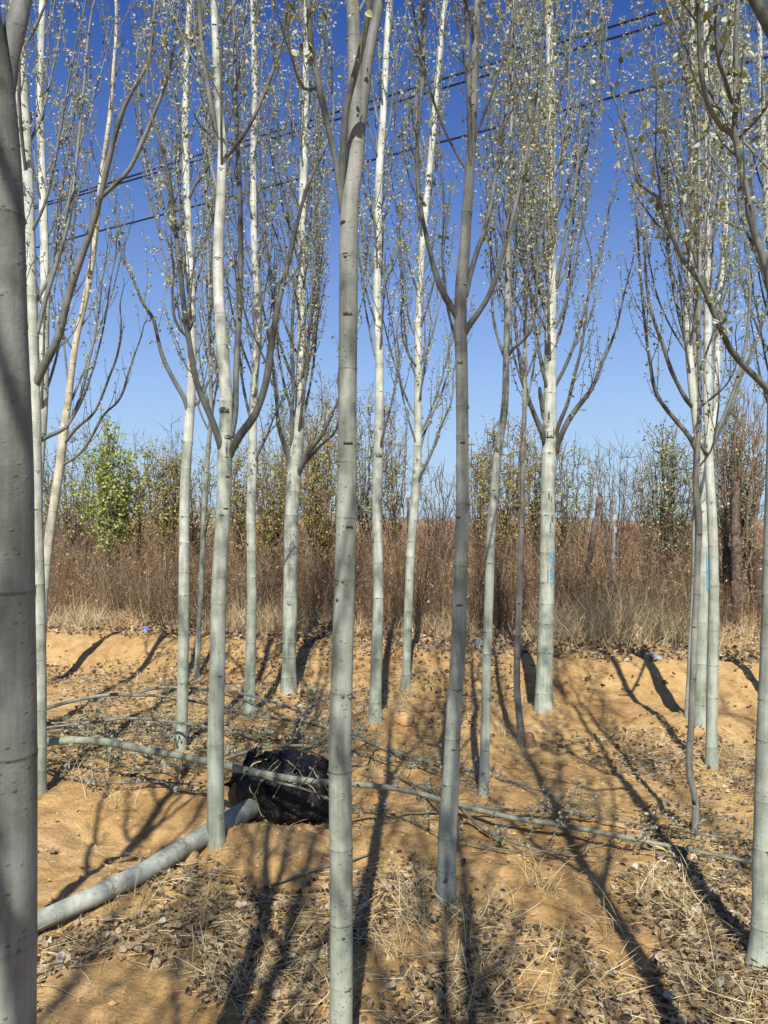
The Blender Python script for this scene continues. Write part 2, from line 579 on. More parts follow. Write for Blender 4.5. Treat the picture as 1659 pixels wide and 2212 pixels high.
# ------------------------------------------------------------------ tree builder
def grow_twigs(tb, lv, pts, rad, rng, dens=1.0, leaf=0.0185, tmin=0.0, twig_len=0.42, lcount=(3, 6), leafy=1.0):
    """side twigs with leaf clusters along a limb polyline"""
    seg = np.linalg.norm(np.diff(pts, axis=0), axis=1)
    cum = np.concatenate([[0], np.cumsum(seg)])
    L = cum[-1]
    if L < 0.1:
        return
    s = tmin * L + rng.uniform(0.03, 0.12)
    az = rng.uniform(0, 6.28)
    while s < L:
        p = np.array([np.interp(s, cum, pts[:, k]) for k in range(3)])
        e = min(len(pts) - 2, int(np.searchsorted(cum, s) - 1))
        t = pts[e + 1] - pts[e]
        t = t / (np.linalg.norm(t) + 1e-9)
        az += 2.4 + rng.uniform(-0.5, 0.5)
        r = np.cross(t, (0.31, 0.95, 0.05))
        r /= np.linalg.norm(r) + 1e-9
        q = np.cross(t, r)
        out = r * math.cos(az) + q * math.sin(az)
        rr = float(np.interp(s, cum, rad))
        frac = 1 - s / L
        if rng.random() < 0.62:
            ln = twig_len * rng.uniform(0.35, 1.25) * (0.45 + 0.75 * frac)
            n = 5
            d = t * 0.75 + out * 0.62
            d /= np.linalg.norm(d)
            q0, pl = p.copy(), [p.copy()]
            for _ in range(n):
                d = d + np.array((0, 0, 0.40)) + rng.normal(size=3) * 0.08
                d /= np.linalg.norm(d)
                q0 = q0 + d * ln / n
                pl.append(q0.copy())
            pl = np.array(pl)
            r0 = min(rr * 0.6, 0.0018 + 0.005 * ln)
            tb.add(pl, np.linspace(r0, 0.0012, n + 1), 4)
            m = max(2, int(ln / 0.05))
            for kk in range(m):
                if rng.random() > leafy:
                    continue
                f = (kk + rng.uniform(0.3, 1)) / m * n
                a = min(n - 1, int(f))
                pp = pl[a] + (pl[a + 1] - pl[a]) * (f - a)
                od = rng.normal(size=3)
                od /= np.linalg.norm(od)
                sp_ = pp + od * rng.uniform(0.004, 0.016)
                lv.cluster(sp_, d * 0.5 + od * 0.6, leaf * rng.uniform(0.7, 1.25), int(rng.integers(*lcount)))
        elif rng.random() < leafy:
            sl = rng.uniform(0.012, 0.05)
            e1 = p + (out * 0.8 + t * 0.5) * (rr + sl)
            tb.add(np.array([p, e1]), [0.0022, 0.0014], 3)
            lv.cluster(e1, out, leaf * rng.uniform(0.8, 1.3), int(rng.integers(*lcount)))
        s += rng.uniform(0.05, 0.125) / dens


def proc_limb(p0, az, L, r0, rng, spread=0.75, n=9):
    d = np.array((math.cos(az) * spread, math.sin(az) * spread, 0.75))
    d /= np.linalg.norm(d)
    p = np.array(p0, float)
    out = [p.copy()]
    wob = rng.normal(size=3) * 0.05
    for k in range(n):
        d = d + np.array((0, 0, 0.40 if k < 3 else 0.15)) + rng.normal(size=3) * 0.04 + wob * 0.3
        d /= np.linalg.norm(d)
        p = p + d * L / n
        out.append(p.copy())
    t = np.linspace(0, 1, n + 1)
    return np.array(out), r0 * (1 - 0.85 * t)


def poplar(label, trunk, limbs=(), mat=None, seed=1, Y=None, height=7.0, crown=None, nl=16, dens=1.0, leaf=0.019, leafy=1.0,
           group='young poplars of the nursery', scars=(), base_xy=None, paint=(), sides=16, limb_len=1.8, limb_mat=None, spread=0.75, name='poplar_tree', limb_r=0.30, stub=None):
    """trunk: (px, py, width px) from the foot upward, all at distance Y (None: where the foot meets the ground)"""
    rng = np.random.default_rng(seed)
    if Y is None:
        Y = G(trunk[0][0], trunk[0][1])
    ctl = []
    for x, y, w in trunk:
        p = P(x, y, Y)
        ctl.append((*p, w * Y / F / 2))
    ctl = np.array(ctl)
    foot = ctl[0, :3].copy()
    foot[2] = ground_h(foot[0], foot[1]) if base_xy is None else foot[2]
    # sink and flare the foot
    first = ctl[0].copy()
    first[2] = min(first[2], foot[2]) - 0.12
    first[3] *= 1.03
    ctl = np.vstack([first, ctl])
    top = ctl[-1]
    height = max(height, top[2] + 1.2)
    if top[2] < height:
        dr = ctl[-1, :3] - ctl[-2, :3]
        dr = dr / (np.linalg.norm(dr) + 1e-9) * 0.4 + np.array((0, 0, 1.0))
        dr /= np.linalg.norm(dr)
        H = height - top[2]
        for f in (0.25, 0.5, 0.75, 1.0):
            ctl = np.vstack([ctl, [*(top[:3] + dr * H * f + rng.normal(size=3) * 0.03), top[3] * (1 - 0.9 * f)]])
    line = catmull(ctl, 0.045)
    pts, rad = line[:, :3], np.maximum(line[:, 3], 0.003)
    # growth nodes: a slight swelling with a dark hairline
    cum = np.concatenate([[0], np.cumsum(np.linalg.norm(np.diff(pts, axis=0), axis=1))])
    nodes, s = [], 0.25
    while s < cum[-1] * 0.9:
        nodes.append(s)
        s += rng.uniform(0.12, 0.34)
    sall = np.sort(np.concatenate([cum] + [np.array([q - 0.012, q - 0.004, q, q + 0.004, q + 0.013]) for q in nodes]))
    pts = np.stack([np.interp(sall, cum, pts[:, k]) for k in range(3)], axis=1)
    rad = np.interp(sall, cum, rad)
    mark = np.zeros(len(sall))
    for q in nodes:
        g = np.exp(-((sall - q) / 0.008) ** 2)
        rad = rad * (1 + 0.035 * g * rng.uniform(0.3, 1.4))
        mark = np.maximum(mark, np.where(np.abs(sall - q) < 0.002, rng.uniform(0.2, 0.8), 0))
    rad = rad * (1 + 0.012 * np.sin(sall * 9 + seed) + 0.05 * np.exp(-np.maximum(0, pts[:, 2] - foot[2]) / 0.06))
    root = empty(name, foot)
    tag(root, label, 'tree', group)
    tb = Tubes()
    tb.add(pts, rad, sides, mark)

    def at(z):
        i = int(np.clip(np.searchsorted(pts[:, 2], z), 1, len(pts) - 1))
        return pts[i], rad[i]
    # leaf-scar knots on the bark
    for q in nodes:
        if rng.random() < 0.85:
            i = int(np.searchsorted(sall, q))
            a = rng.uniform(math.pi * 1.0, math.pi * 2.0)     # mostly on the sunny side
            o = np.array((math.cos(a), math.sin(a), 0))
            t2 = np.array((-math.sin(a), math.cos(a), 0))
            r = rad[i]
            k = rng.uniform(0.7, 1.2)
            tb.blob(pts[i] + o * r * 0.99, t2 * 0.011 * k, np.array((0, 0, 0.0035 * k)), o * 0.004, rng.uniform(0.6, 1.0), 8, 5)
            if rng.random() < 0.5:
                tb.blob(pts[i] + o * r * 0.99 + np.array((0, 0, -0.007)), t2 * 0.006, np.array((0, 0, 0.0055)), o * 0.005, 0.25, 8, 5)
    for sx_, sy_, sw, sh, dk in scars:                    # scars seen in the photograph, on the near face
        p = P(sx_, sy_, Y)
        c, r = at(p[2])
        dx = float(np.clip(p[0] - c[0], -0.93 * r, 0.93 * r))
        o = np.array((dx, -math.sqrt(max(1e-6, r * r - dx * dx)), 0)) / r
        t2 = np.array((-o[1], o[0], 0))
        m = Y / F
        tb.blob(c + o * r * 0.995 + np.array((0, 0, p[2] - c[2])), t2 * sw * m / 2, np.array((0, 0, sh * m / 2)), o * 0.005, dk, 10, 6)
    me = tb.mesh('trunk', foot)
    link('trunk', me, mat or BARK_PALE, root)
    for sx_, sy_, sw, sh in paint:                        # sprayed paint mark: a skin lying just proud of the bark
        p = P(sx_, sy_, Y)
        m = Y / F
        V, Q = [], []
        nr, nc = 22, 7
        for a in range(nr):
            z = p[2] + (0.5 - a / (nr - 1)) * sh * m
            c, r = at(z)
            for cc in range(nc):
                wv = 1 + 0.35 * noise.noise((a * 0.5, 3.3, sx_)) + 0.5 * noise.noise((a * 1.3, 7.3, sx_))
                x = p[0] - c[0] + (cc / (nc - 1) - 0.5) * sw * m * wv * (0.25 + 0.75 * math.sin(math.pi * min(1, (a + 1.5) / nr)) ** 0.5)
                x = max(-0.97 * r, min(0.97 * r, x))
                V.append((c[0] + x * 1.015, c[1] - math.sqrt(r * r - x * x) * 1.015 - 0.0015, z))
        for a in range(nr - 1):
            for cc in range(nc - 1):
                i = a * nc + cc
                Q.append((i, i + nc, i + nc + 1, i + 1))
        o_ = link('paint_mark', fast_mesh('paint_mark', np.array(V) - foot, Q), PAINT, root)
        o_['label'] = 'sprayed blue paint streak on the pale bark'
    lv = Leaves(seed + 500)

    def build_limb(pl, rd, dn=1.0, m=None, sd=8):
        t2 = Tubes()
        k2 = np.zeros(len(pl))
        k2[rng.random(len(pl)) < 0.12] = 0.6
        t2.add(pl, rd * (1 + 0.05 * rng.normal(size=len(pl)) * (rd < 0.02)), sd, k2)
        grow_twigs(t2, lv, pl, rd, rng, dens * dn, leaf, 0.12, leafy=leafy)
        link('branch', t2.mesh('branch', foot), m or limb_mat or BRANCH, root)

    for lb in limbs:
        lb_pts, lb_dy = lb[0], lb[1]
        ext = lb[2] if len(lb) > 2 else 1.0
        lm = lb[3] if len(lb) > 3 else None
        n = len(lb_pts)
        c2 = []
        for k, (x, y, w) in enumerate(lb_pts):
            yy = Y + lb_dy * min(1.0, k / max(1, n - 1))
            c2.append((*P(x, y, yy), w * yy / F / 2))
        c2 = np.array(c2)
        if ext > 0:
            d = c2[-1, :3] - c2[-2, :3]
            d = d / np.linalg.norm(d) * 0.8 + np.array((0, 0, 0.6))
            d /= np.linalg.norm(d)
            for f in (0.33, 0.66, 1.0):
                c2 = np.vstack([c2, [*(c2[n - 1, :3] + d * ext * f + rng.normal(size=3) * 0.04), c2[n - 1, 3] * (1 - 0.85 * f)]])
        ln = catmull(c2, 0.06)
        build_limb(ln[:, :3], np.maximum(ln[:, 3], 0.0018), m=lm, sd=10)
    zc = crown if crown is not None else 2.2
    az = rng.uniform(0, 6.28)
    nl = int(nl * 1.4)
    for k in range(nl):
        f = (k + rng.uniform(0.1, 0.9)) / nl
        z = zc + (height * 0.93 - zc) * f ** 1.15
        c, r = at(z)
        az += 2.4 + rng.uniform(-0.4, 0.4)
        L = 1.12 * limb_len * (1.15 - 0.9 * f) * rng.uniform(0.7, 1.2)
        pl, rd = proc_limb(c, az, L, min(r * 0.7, max(0.004, r * limb_r)), rng, spread)
        ln = catmull(np.column_stack([pl, rd]), 0.09)
        build_limb(ln[:, :3], np.maximum(ln[:, 3], 0.0016), sd=6)
    i0 = int(np.searchsorted(pts[:, 2], max(zc, height * 0.72)))
    if i0 < len(pts) - 4:
        t3 = Tubes()
        grow_twigs(t3, lv, pts[i0:], rad[i0:], rng, dens, leaf, leafy=leafy)
        if t3.n:
            link('twigs', t3.mesh('twigs', foot), TWIG, root)
    lm_ = lv.mesh('leaves', foot)
    if lm_:
        link('leaves', lm_, LEAF, root)
    return root, Y


PAINT = simple('blue_spray_paint', (0.06, 0.22, 0.36), (0.22, 0.38, 0.46), 90, 0.7)

TRUNKS = 'tall young poplars in the nursery plot'

# ------------------------------------------------------------------ the standing poplars, nearest first
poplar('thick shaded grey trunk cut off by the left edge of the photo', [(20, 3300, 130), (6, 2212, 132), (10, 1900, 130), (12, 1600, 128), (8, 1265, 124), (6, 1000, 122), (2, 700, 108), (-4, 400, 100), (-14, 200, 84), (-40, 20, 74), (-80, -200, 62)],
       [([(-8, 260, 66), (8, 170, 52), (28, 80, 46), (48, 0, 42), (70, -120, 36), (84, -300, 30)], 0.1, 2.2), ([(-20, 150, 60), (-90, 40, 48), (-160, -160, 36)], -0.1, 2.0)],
       BARK_SHADED, 11, Y=1.15, height=6.6, crown=2.6, nl=12, group=TRUNKS, sides=28, dens=0.8)
poplar('grey trunk in the middle of the photo rising from below the frame', [(732, 2330, 53), (736, 2212, 50), (737, 1899, 50), (735, 1599, 48), (740, 1415, 47), (744, 1265, 44), (748, 1115, 43), (750, 957, 41), (751, 807, 40), (753, 607, 40), (755, 450, 39), (768, 325, 37), (768, 200, 34), (764, 75, 29), (762, 0, 27)],
       [([(740, 460, 14), (725, 345, 15), (710, 280, 14), (687, 175, 13), (672, 100, 12), (666, 0, 11)], -0.12, 1.6),
        ([(737, 425, 17), (741, 330, 16), (750, 225, 15), (772, 140, 15), (790, 60, 13), (805, -30, 12)], -0.22, 1.4, BRANCH),
        ([(772, 330, 26), (786, 200, 26), (797, 110, 25), (812, 40, 24), (828, -40, 22)], 0.02, 2.4),
        ([(690, 190, 8), (672, 195, 8), (655, 190, 7), (640, 160, 6), (626, 15, 5)], -0.16, 0.4)],
       BARK_GREY, 12, Y=2.3, height=6.8, crown=2.95, nl=11, group=TRUNKS, sides=24, dens=0.9, leaf=0.0185,
       scars=[(730, 1294, 9, 9, 1.0), (741, 1254, 6, 6, 0.7), (753, 958, 22, 6, 0.9), (727, 1080, 5, 10, 0.9), (752, 682, 22, 8, 0.8), (741, 485, 16, 8, 1.0), (756, 1138, 18, 5, 0.9), (742, 1500, 8, 5, 0.8), (743, 2015, 9, 6, 0.8)])
poplar('pale slim poplar with a long limb, behind the thick trunk at the left edge', [(84, 1700, 31), (86, 1550, 28), (83, 1300, 28), (79, 1150, 27), (73, 850, 27), (68, 700, 27), (60, 450, 27), (54, 300, 26), (42, 120, 26), (30, -60, 22)],
       [([(74, 835, 19), (98, 785, 18), (120, 742, 17), (150, 632, 16), (175, 557, 15), (205, 470, 14), (216, 425, 13)], -0.25, 0),
        ([(214, 430, 10), (245, 402, 9), (270, 378, 9), (310, 300, 9), (335, 240, 8), (360, 175, 7), (385, 25, 6)], -0.2, 0.8),
        ([(214, 440, 12), (233, 355, 11), (250, 290, 10), (267, 235, 10), (320, 130, 8), (336, 0, 7)], -0.3, 1.0),
        ([(75, 957, 9), (110, 940, 9), (140, 925, 8), (165, 880, 7), (190, 790, 6)], 0.3, 1.0),
        ([(80, 720, 11), (100, 640, 10), (125, 560, 9), (150, 470, 8), (165, 350, 7), (180, 200, 6), (196, 40, 5)], 0.2, 1.0)],
       BARK_PALE, 13, Y=4.75, height=7.2, crown=2.6, nl=13, group=TRUNKS)
poplar('slender whitish poplar standing among the crowns beside the left edge', [(86, 1560, 24), (84, 1000, 22), (91, 900, 22), (95, 750, 21), (97, 600, 19), (92, 400, 17), (86, 200, 16), (92, 0, 14)], [], BARK_PALE, 14, Y=6.1, height=7.6, crown=2.3, nl=18, group=TRUNKS, limb_len=1.7, spread=0.55)
poplar('leaning tan barked poplar with long bare branches on its right side', [(86, 1480, 24), (94, 1280, 21), (107, 1157, 20), (120, 1070, 19), (132, 982, 19), (138, 930, 19), (145, 882, 16), (165, 732, 13), (187, 632, 13), (200, 557, 12), (220, 375, 10), (237, 250, 9), (245, 150, 7), (250, 0, 6)],
       [([(135, 1005, 6), (170, 982, 6), (200, 940, 6), (225, 895, 5), (255, 867, 5), (280, 797, 4), (305, 727, 3)], -0.3, 0.3),
        ([(138, 960, 7), (165, 925, 7), (200, 895, 6), (235, 817, 5), (255, 760, 5), (262, 700, 4)], -0.5, 0.5),
        ([(145, 885, 5), (165, 840, 5), (185, 790, 4), (210, 720, 4), (240, 640, 3), (265, 540, 3)], 0.3, 0.6),
        ([(140, 930, 5), (170, 880, 5), (200, 800, 4), (225, 700, 4), (240, 600, 3)], -0.6, 0.6),
        ([(150, 850, 4), (140, 760, 4), (135, 660, 3), (130, 560, 3)], 0.4, 0.6)],
       BARK_TAN, 15, height=6.8, crown=3.2, nl=10, group=TRUNKS, leafy=0.35, leaf=0.0185, limb_len=1.5)
poplar('pale poplar whose trunk forks left at the height of the bright green tree', [(391, 1618, 26), (392, 1600, 25), (395, 1465, 24), (397, 1365, 24), (397, 1115, 22), (398, 1157, 22), (402, 1007, 22), (408, 920, 21), (412, 857, 19), (415, 757, 18), (412, 607, 18), (406, 480, 16), (402, 360, 15), (400, 250, 14), (404, 100, 12), (410, 0, 12)][:4] + [(398, 1157, 22), (402, 1007, 22), (408, 920, 21), (412, 857, 19), (415, 757, 18), (412, 607, 18), (406, 480, 16), (402, 360, 15), (400, 250, 14), (404, 100, 12), (410, 0, 12)],
       [([(409, 895, 13), (400, 865, 11), (375, 820, 10), (350, 767, 9), (340, 727, 8), (332, 692, 8), (310, 657, 7), (287, 602, 6), (265, 557, 5)], -0.2, 1.0),
        ([(414, 882, 8), (432, 862, 7), (447, 830, 6), (462, 800, 5), (470, 700, 5)], 0.2, 0.8),
        ([(395, 480, 8), (380, 500, 8), (360, 470, 7), (345, 415, 7), (325, 370, 6), (310, 310, 6), (300, 200, 5)], 0.25, 0.8),
        ([(402, 440, 7), (425, 395, 6), (445, 370, 6), (460, 300, 5), (470, 200, 4)], -0.2, 0.8)],
       BARK_PALE, 16, height=7.4, crown=2.7, nl=20, group=TRUNKS, spread=0.5, limb_len=1.5, dens=1.15)
poplar('thin grey sapling trunk between the forked pale poplar and the twin limbed one', [(426, 1462, 12), (429, 1365, 11), (434, 1280, 11), (440, 1115, 10), (447, 1007, 10), (455, 907, 9), (454, 757, 8), (450, 600, 7), (447, 450, 6), (445, 300, 5)], [], BARK_GREY, 17, height=5.8, crown=2.4, nl=18, group=TRUNKS, spread=0.5, limb_len=1.1, limb_r=0.5)
poplar('smooth pale poplar forking into two curved limbs, its foot beside the lying grey log', [(466, 1818, 41), (466, 1780, 38), (466, 1599, 36), (468, 1500, 34), (470, 1415, 33), (473, 1265, 32), (481, 1130, 31), (484, 1060, 31), (485, 990, 32), (486, 940, 30), (489, 882, 28), (484, 790, 26), (477, 707, 25), (471, 557, 23), (474, 480, 22), (478, 400, 21), (480, 325, 20), (473, 225, 18), (466, 100, 16), (462, 0, 15)],
       [([(482, 990, 14), (473, 952, 15), (455, 900, 15), (425, 827, 14), (410, 747, 13), (397, 657, 12), (386, 557, 11), (376, 470, 9), (368, 400, 8), (352, 330, 7)], -0.25, 0.9),
        ([(496, 985, 16), (512, 950, 18), (550, 897, 17), (573, 832, 16), (587, 740, 15), (606, 632, 13), (625, 557, 11), (640, 490, 9), (660, 415, 8)], -0.2, 1.0),
        ([(500, 945, 13), (506, 907, 14), (510, 807, 13), (517, 657, 13), (520, 557, 12), (517, 400, 11), (512, 300, 10), (507, 100, 8), (504, 0, 7)], 0.15, 1.2),
        ([(478, 335, 13), (460, 250, 13), (448, 180, 12), (440, 125, 12), (428, 0, 11)], -0.05, 1.5),
        ([(484, 345, 8), (505, 320, 9), (530, 285, 9), (550, 250, 8), (575, 190, 8), (605, 110, 6)], -0.15, 1.0),
        ([(420, 690, 5), (400, 725, 6), (378, 690, 6), (372, 640, 5), (375, 570, 5)], -0.1, 0.5)],
       BARK_PALE, 18, height=6.9, crown=3.0, nl=12, group=TRUNKS, sides=20, leaf=0.0185,
       scars=[(486, 887, 26, 14, 1.0), (494, 945, 16, 10, 1.0), (492, 970, 5, 30, 0.8), (494, 1030, 10, 4, 0.9), (490, 1098, 12, 4, 0.9)])
poplar('whitish poplar with one black bark hole, right of the smooth pale forked one', [(540, 1547, 28), (539, 1520, 26), (540, 1465, 24), (544, 1290, 21), (543, 1180, 20), (542, 1115, 20), (545, 1007, 20), (546, 907, 18), (551, 800, 17), (557, 707, 16), (553, 607, 15), (550, 550, 15), (547, 350, 14), (550, 200, 13), (546, 0, 11)],
       [([(549, 1000, 6), (560, 975, 6), (575, 945, 5), (592, 900, 4), (610, 860, 3)], -0.2, 0.5), ([(548, 930, 7), (535, 880, 6), (523, 820, 6), (516, 740, 5), (520, 640, 4)], 0.3, 0.8)],
       BARK_PALE, 19, height=7.8, crown=2.5, nl=20, group=TRUNKS, spread=0.55, limb_len=1.5, scars=[(536, 1175, 6, 9, 1.0)])
poplar('stout white poplar flecked with twig shadows, dense dark twigs round its upper trunk', [(624, 1492, 36), (624, 1465, 33), (627, 1290, 31), (630, 1115, 31), (635, 1030, 30), (640, 980, 28), (645, 932, 24), (649, 832, 21), (652, 707, 18), (651, 557, 17), (653, 450, 17), (656, 375, 17), (660, 200, 15), (662, 75, 14), (662, 0, 13)],
       [([(640, 1035, 11), (655, 1000, 12), (675, 965, 11), (695, 940, 9), (712, 905, 7), (728, 870, 5)], -0.4, 1.2),
        ([(629, 1005, 10), (613, 960, 10), (602, 920, 9), (597, 857, 8), (590, 790, 7), (575, 700, 5)], -0.3, 1.2),
        ([(632, 970, 9), (630, 900, 9), (634, 820, 8), (630, 740, 7), (636, 640, 6)], -0.35, 1.2),
        ([(660, 1000, 6), (690, 965, 6), (725, 930, 5), (735, 880, 4)], -0.5, 0.8)],
       BARK_PALE, 20, height=8.2, crown=2.35, nl=34, group=TRUNKS, spread=0.55, limb_len=1.9, dens=1.25, scars=[(626, 1300, 10, 14, 0.35)])
poplar('slim white poplar just right of the middle trunk, a dark hole low on its bark', [(811, 1553, 32), (811, 1530, 29), (814, 1400, 25), (817, 1315, 23), (815, 1115, 22), (816, 1000, 21), (819, 900, 19), (820, 807, 18), (815, 632, 18), (817, 500, 17), (819, 375, 17), (826, 275, 15), (833, 150, 14), (838, 50, 13), (842, 0, 12)],
       [([(819, 985, 5), (826, 945, 5), (838, 900, 5), (850, 850, 4), (862, 780, 4)], -0.2, 0.8), ([(815, 640, 6), (800, 610, 6), (786, 560, 5), (780, 480, 4)], 0.2, 0.7)],
       BARK_PALE, 21, height=8.2, crown=2.7, nl=22, group=TRUNKS, spread=0.5, limb_len=1.5, scars=[(806, 1168, 7, 11, 1.0), (819, 985, 14, 8, 1.0)])
poplar('leaning narrow white poplar rising from a grass tuft on the low bank', [(876, 1487, 24), (877, 1465, 21), (882, 1315, 19), (889, 1165, 19), (894, 1107, 19), (901, 1007, 18), (903, 857, 16), (904, 707, 16), (909, 582, 15), (922, 425, 14), (932, 325, 14), (947, 150, 13), (959, 25, 11), (963, 0, 11)],
       [([(900, 1050, 7), (911, 1022, 7), (926, 992, 6), (950, 927, 5), (975, 867, 4)], -0.2, 0.9), ([(902, 1000, 6), (915, 940, 6), (929, 907, 5), (955, 845, 4), (970, 790, 4)], 0.25, 0.9),
        ([(905, 800, 5), (885, 770, 5), (870, 730, 4), (868, 660, 4)], -0.2, 0.8), ([(925, 400, 6), (912, 350, 5), (905, 300, 5), (900, 200, 4)], 0.1, 0.6)],
       BARK_PALE, 22, height=8.4, crown=2.2, nl=24, group=TRUNKS, spread=0.55, limb_len=1.5)
poplar('grey poplar with dark shaded upper trunk splitting into a wide V of limbs', [(963, 1946, 45), (964, 1915, 42), (967, 1799, 40), (974, 1674, 36), (979, 1565, 34), (989, 1415, 32), (994, 1265, 31), (999, 1115, 29), (999, 957, 27), (997, 782, 27), (995, 707, 27), (997, 607, 26), (1002, 560, 25), (1007, 480, 23), (1013, 400, 21), (1021, 260, 19), (1027, 100, 18), (1031, 0, 17)],
       [([(989, 690, 13), (978, 668, 15), (964, 645, 14), (950, 618, 13), (936, 572, 12), (924, 525, 10), (905, 425, 10), (902, 300, 9), (914, 150, 9), (917, 50, 8), (914, 0, 8)], -0.2, 1.4),
        ([(1002, 725, 14), (1012, 705, 14), (1030, 680, 12), (1049, 652, 12), (1066, 615, 11), (1082, 560, 10), (1099, 500, 10), (1129, 375, 8), (1144, 290, 7)], -0.2, 1.0),
        ([(1006, 640, 12), (1014, 600, 12), (1030, 545, 11), (1049, 490, 10), (1069, 390, 9), (1084, 310, 8), (1100, 180, 7)], 0.15, 1.0),
        ([(1015, 420, 9), (1016, 330, 11), (1014, 250, 11), (1010, 100, 10), (1005, 0, 9)], -0.06, 1.2),
        ([(990, 760, 5), (975, 700, 6), (968, 670, 6), (962, 620, 5), (955, 560, 5)], 0.2, 0.7)],
       BARK_GREY, 23, height=6.6, crown=2.9, nl=10, group=TRUNKS, sides=22, leaf=0.0185,
       scars=[(960, 1893, 10, 14, 0.9), (989, 1118, 14, 5, 0.9), (998, 957, 12, 5, 0.8), (990, 1306, 18, 5, 0.9), (993, 786, 12, 5, 0.9), (978, 1615, 10, 5, 0.8)])
poplar('bent grey poplar with a round knot halfway up, right of the V limbed one', [(1044, 1716, 24), (1045, 1690, 22), (1048, 1599, 21), (1052, 1415, 20), (1057, 1265, 20), (1061, 1150, 19), (1068, 1060, 19), (1074, 992, 18), (1080, 950, 17), (1087, 907, 16), (1094, 757, 14), (1097, 607, 14), (1098, 500, 12), (1102, 400, 10), (1106, 200, 8), (1109, 0, 7)],
       [([(1096, 770, 8), (1110, 752, 8), (1130, 735, 7), (1146, 715, 6), (1156, 680, 5), (1160, 600, 4)], -0.15, 0.8), ([(1093, 780, 7), (1080, 745, 6), (1068, 700, 6), (1062, 620, 5), (1060, 520, 4)], 0.2, 0.9)],
       BARK_GREY, 24, height=6.6, crown=2.7, nl=20, group=TRUNKS, spread=0.5, limb_len=1.5, scars=[(1072, 972, 15, 16, 0.9)])
poplar('thin brownish grey poplar stem kinked at its foot beside a wooden stub', [(1127, 1607, 18), (1125, 1580, 16), (1117, 1490, 15), (1117, 1420, 14), (1119, 1365, 14), (1124, 1240, 13), (1128, 1115, 12), (1129, 1007, 11), (1133, 882, 10), (1134, 707, 9), (1137, 582, 8), (1140, 400, 7), (1144, 250, 5)],
       [([(1132, 900, 5), (1142, 850, 5), (1152, 800, 4), (1160, 740, 4)], 0.2, 0.8)], BARK_DARK, 25, height=6.2, crown=2.5, nl=18, group=TRUNKS, spread=0.5, limb_len=1.3, limb_r=0.5)
poplar('thickest white poplar with blue paint streak and curved black bark scars', [(1175, 1530, 43), (1175, 1505, 39), (1179, 1365, 34), (1182, 1215, 32), (1183, 1115, 31), (1183, 1057, 30), (1187, 957, 31), (1188, 857, 27), (1189, 707, 25), (1190, 557, 23), (1190, 450, 21), (1190, 250, 19), (1187, 50, 16), (1186, 0, 15)],
       [([(1180, 975, 13), (1172, 935, 13), (1156, 900, 11), (1142, 862, 9), (1130, 820, 8), (1120, 760, 7), (1112, 680, 6), (1108, 600, 5)], -0.25, 1.2),
        ([(1194, 990, 14), (1206, 955, 13), (1229, 907, 12), (1250, 877, 11), (1275, 845, 9), (1299, 787, 7), (1316, 750, 6), (1329, 715, 5)], -0.25, 0.9),
        ([(1196, 960, 9), (1208, 915, 9), (1224, 877, 8), (1240, 815, 7), (1254, 760, 6), (1269, 657, 5)], -0.4, 1.0),
        ([(1181, 680, 9), (1172, 650, 9), (1158, 610, 8), (1150, 560, 7), (1146, 480, 6)], 0.3, 1.2),
        ([(1194, 640, 9), (1206, 590, 9), (1222, 520, 8), (1240, 420, 7), (1250, 320, 6), (1258, 180, 5)], -0.2, 1.2),
        ([(1192, 560, 8), (1200, 480, 8), (1212, 380, 7), (1224, 260, 6), (1230, 120, 5)], -0.35, 1.2),
        ([(1176, 905, 12), (1170, 870, 10), (1167, 850, 9), (1166, 838, 7)], -0.1, 0)],
       BARK_PALE, 26, height=8.2, crown=2.55, nl=30, group=TRUNKS, sides=20, spread=0.6, limb_len=1.9, dens=1.2,
       scars=[(1183, 900, 5, 22, 0.9), (1193, 935, 4, 30, 0.9), (1186, 945, 18, 7, 1.0), (1183, 1072, 4, 22, 0.9), (1188, 1078, 4, 18, 0.9), (1190, 1120, 5, 20, 0.9), (1186, 1140, 4, 26, 0.9), (1193, 1205, 3, 50, 0.7), (1180, 1240, 3, 40, 0.6)], paint=[(1190, 1205, 10, 32), (1188, 1246, 6, 44)])
poplar('pale double topped poplar with a blue paint streak at the right', [(1513, 1558, 31), (1513, 1530, 27), (1515, 1400, 25), (1519, 1215, 23), (1518, 1115, 20), (1514, 1000, 19), (1504, 907, 18), (1495, 832, 17), (1486, 707, 16), (1489, 557, 15), (1492, 300, 13), (1497, 100, 12), (1494, 0, 11)],
       [([(1516, 1020, 13), (1530, 960, 14), (1543, 907, 14), (1549, 800, 14), (1550, 707, 13), (1561, 582, 12), (1574, 350, 10), (1582, 150, 8), (1586, 0, 7)], 0.3, 1.5, BARK_PALE),
        ([(1509, 985, 11), (1490, 945, 11), (1459, 907, 10), (1436, 880, 9), (1419, 852, 9), (1404, 782, 7), (1389, 657, 6), (1380, 540, 5), (1374, 420, 4)], -0.2, 1.0),
        ([(1496, 880, 10), (1484, 865, 10), (1464, 830, 9), (1449, 797, 9), (1430, 740, 8), (1415, 700, 7), (1399, 632, 6), (1392, 520, 5)], -0.35, 1.0),
        ([(1488, 760, 9), (1472, 700, 9), (1455, 620, 8), (1442, 520, 7), (1436, 400, 6)], 0.2, 1.2),
        ([(1530, 985, 9), (1552, 935, 9), (1579, 882, 9), (1600, 815, 8), (1620, 770, 7), (1639, 722, 6)], -0.2, 1.2)],
       BARK_PALE, 27, height=8.4, crown=2.6, nl=26, group=TRUNKS, spread=0.6, limb_len=1.8, dens=1.15, paint=[(1525, 1240, 9, 80)])
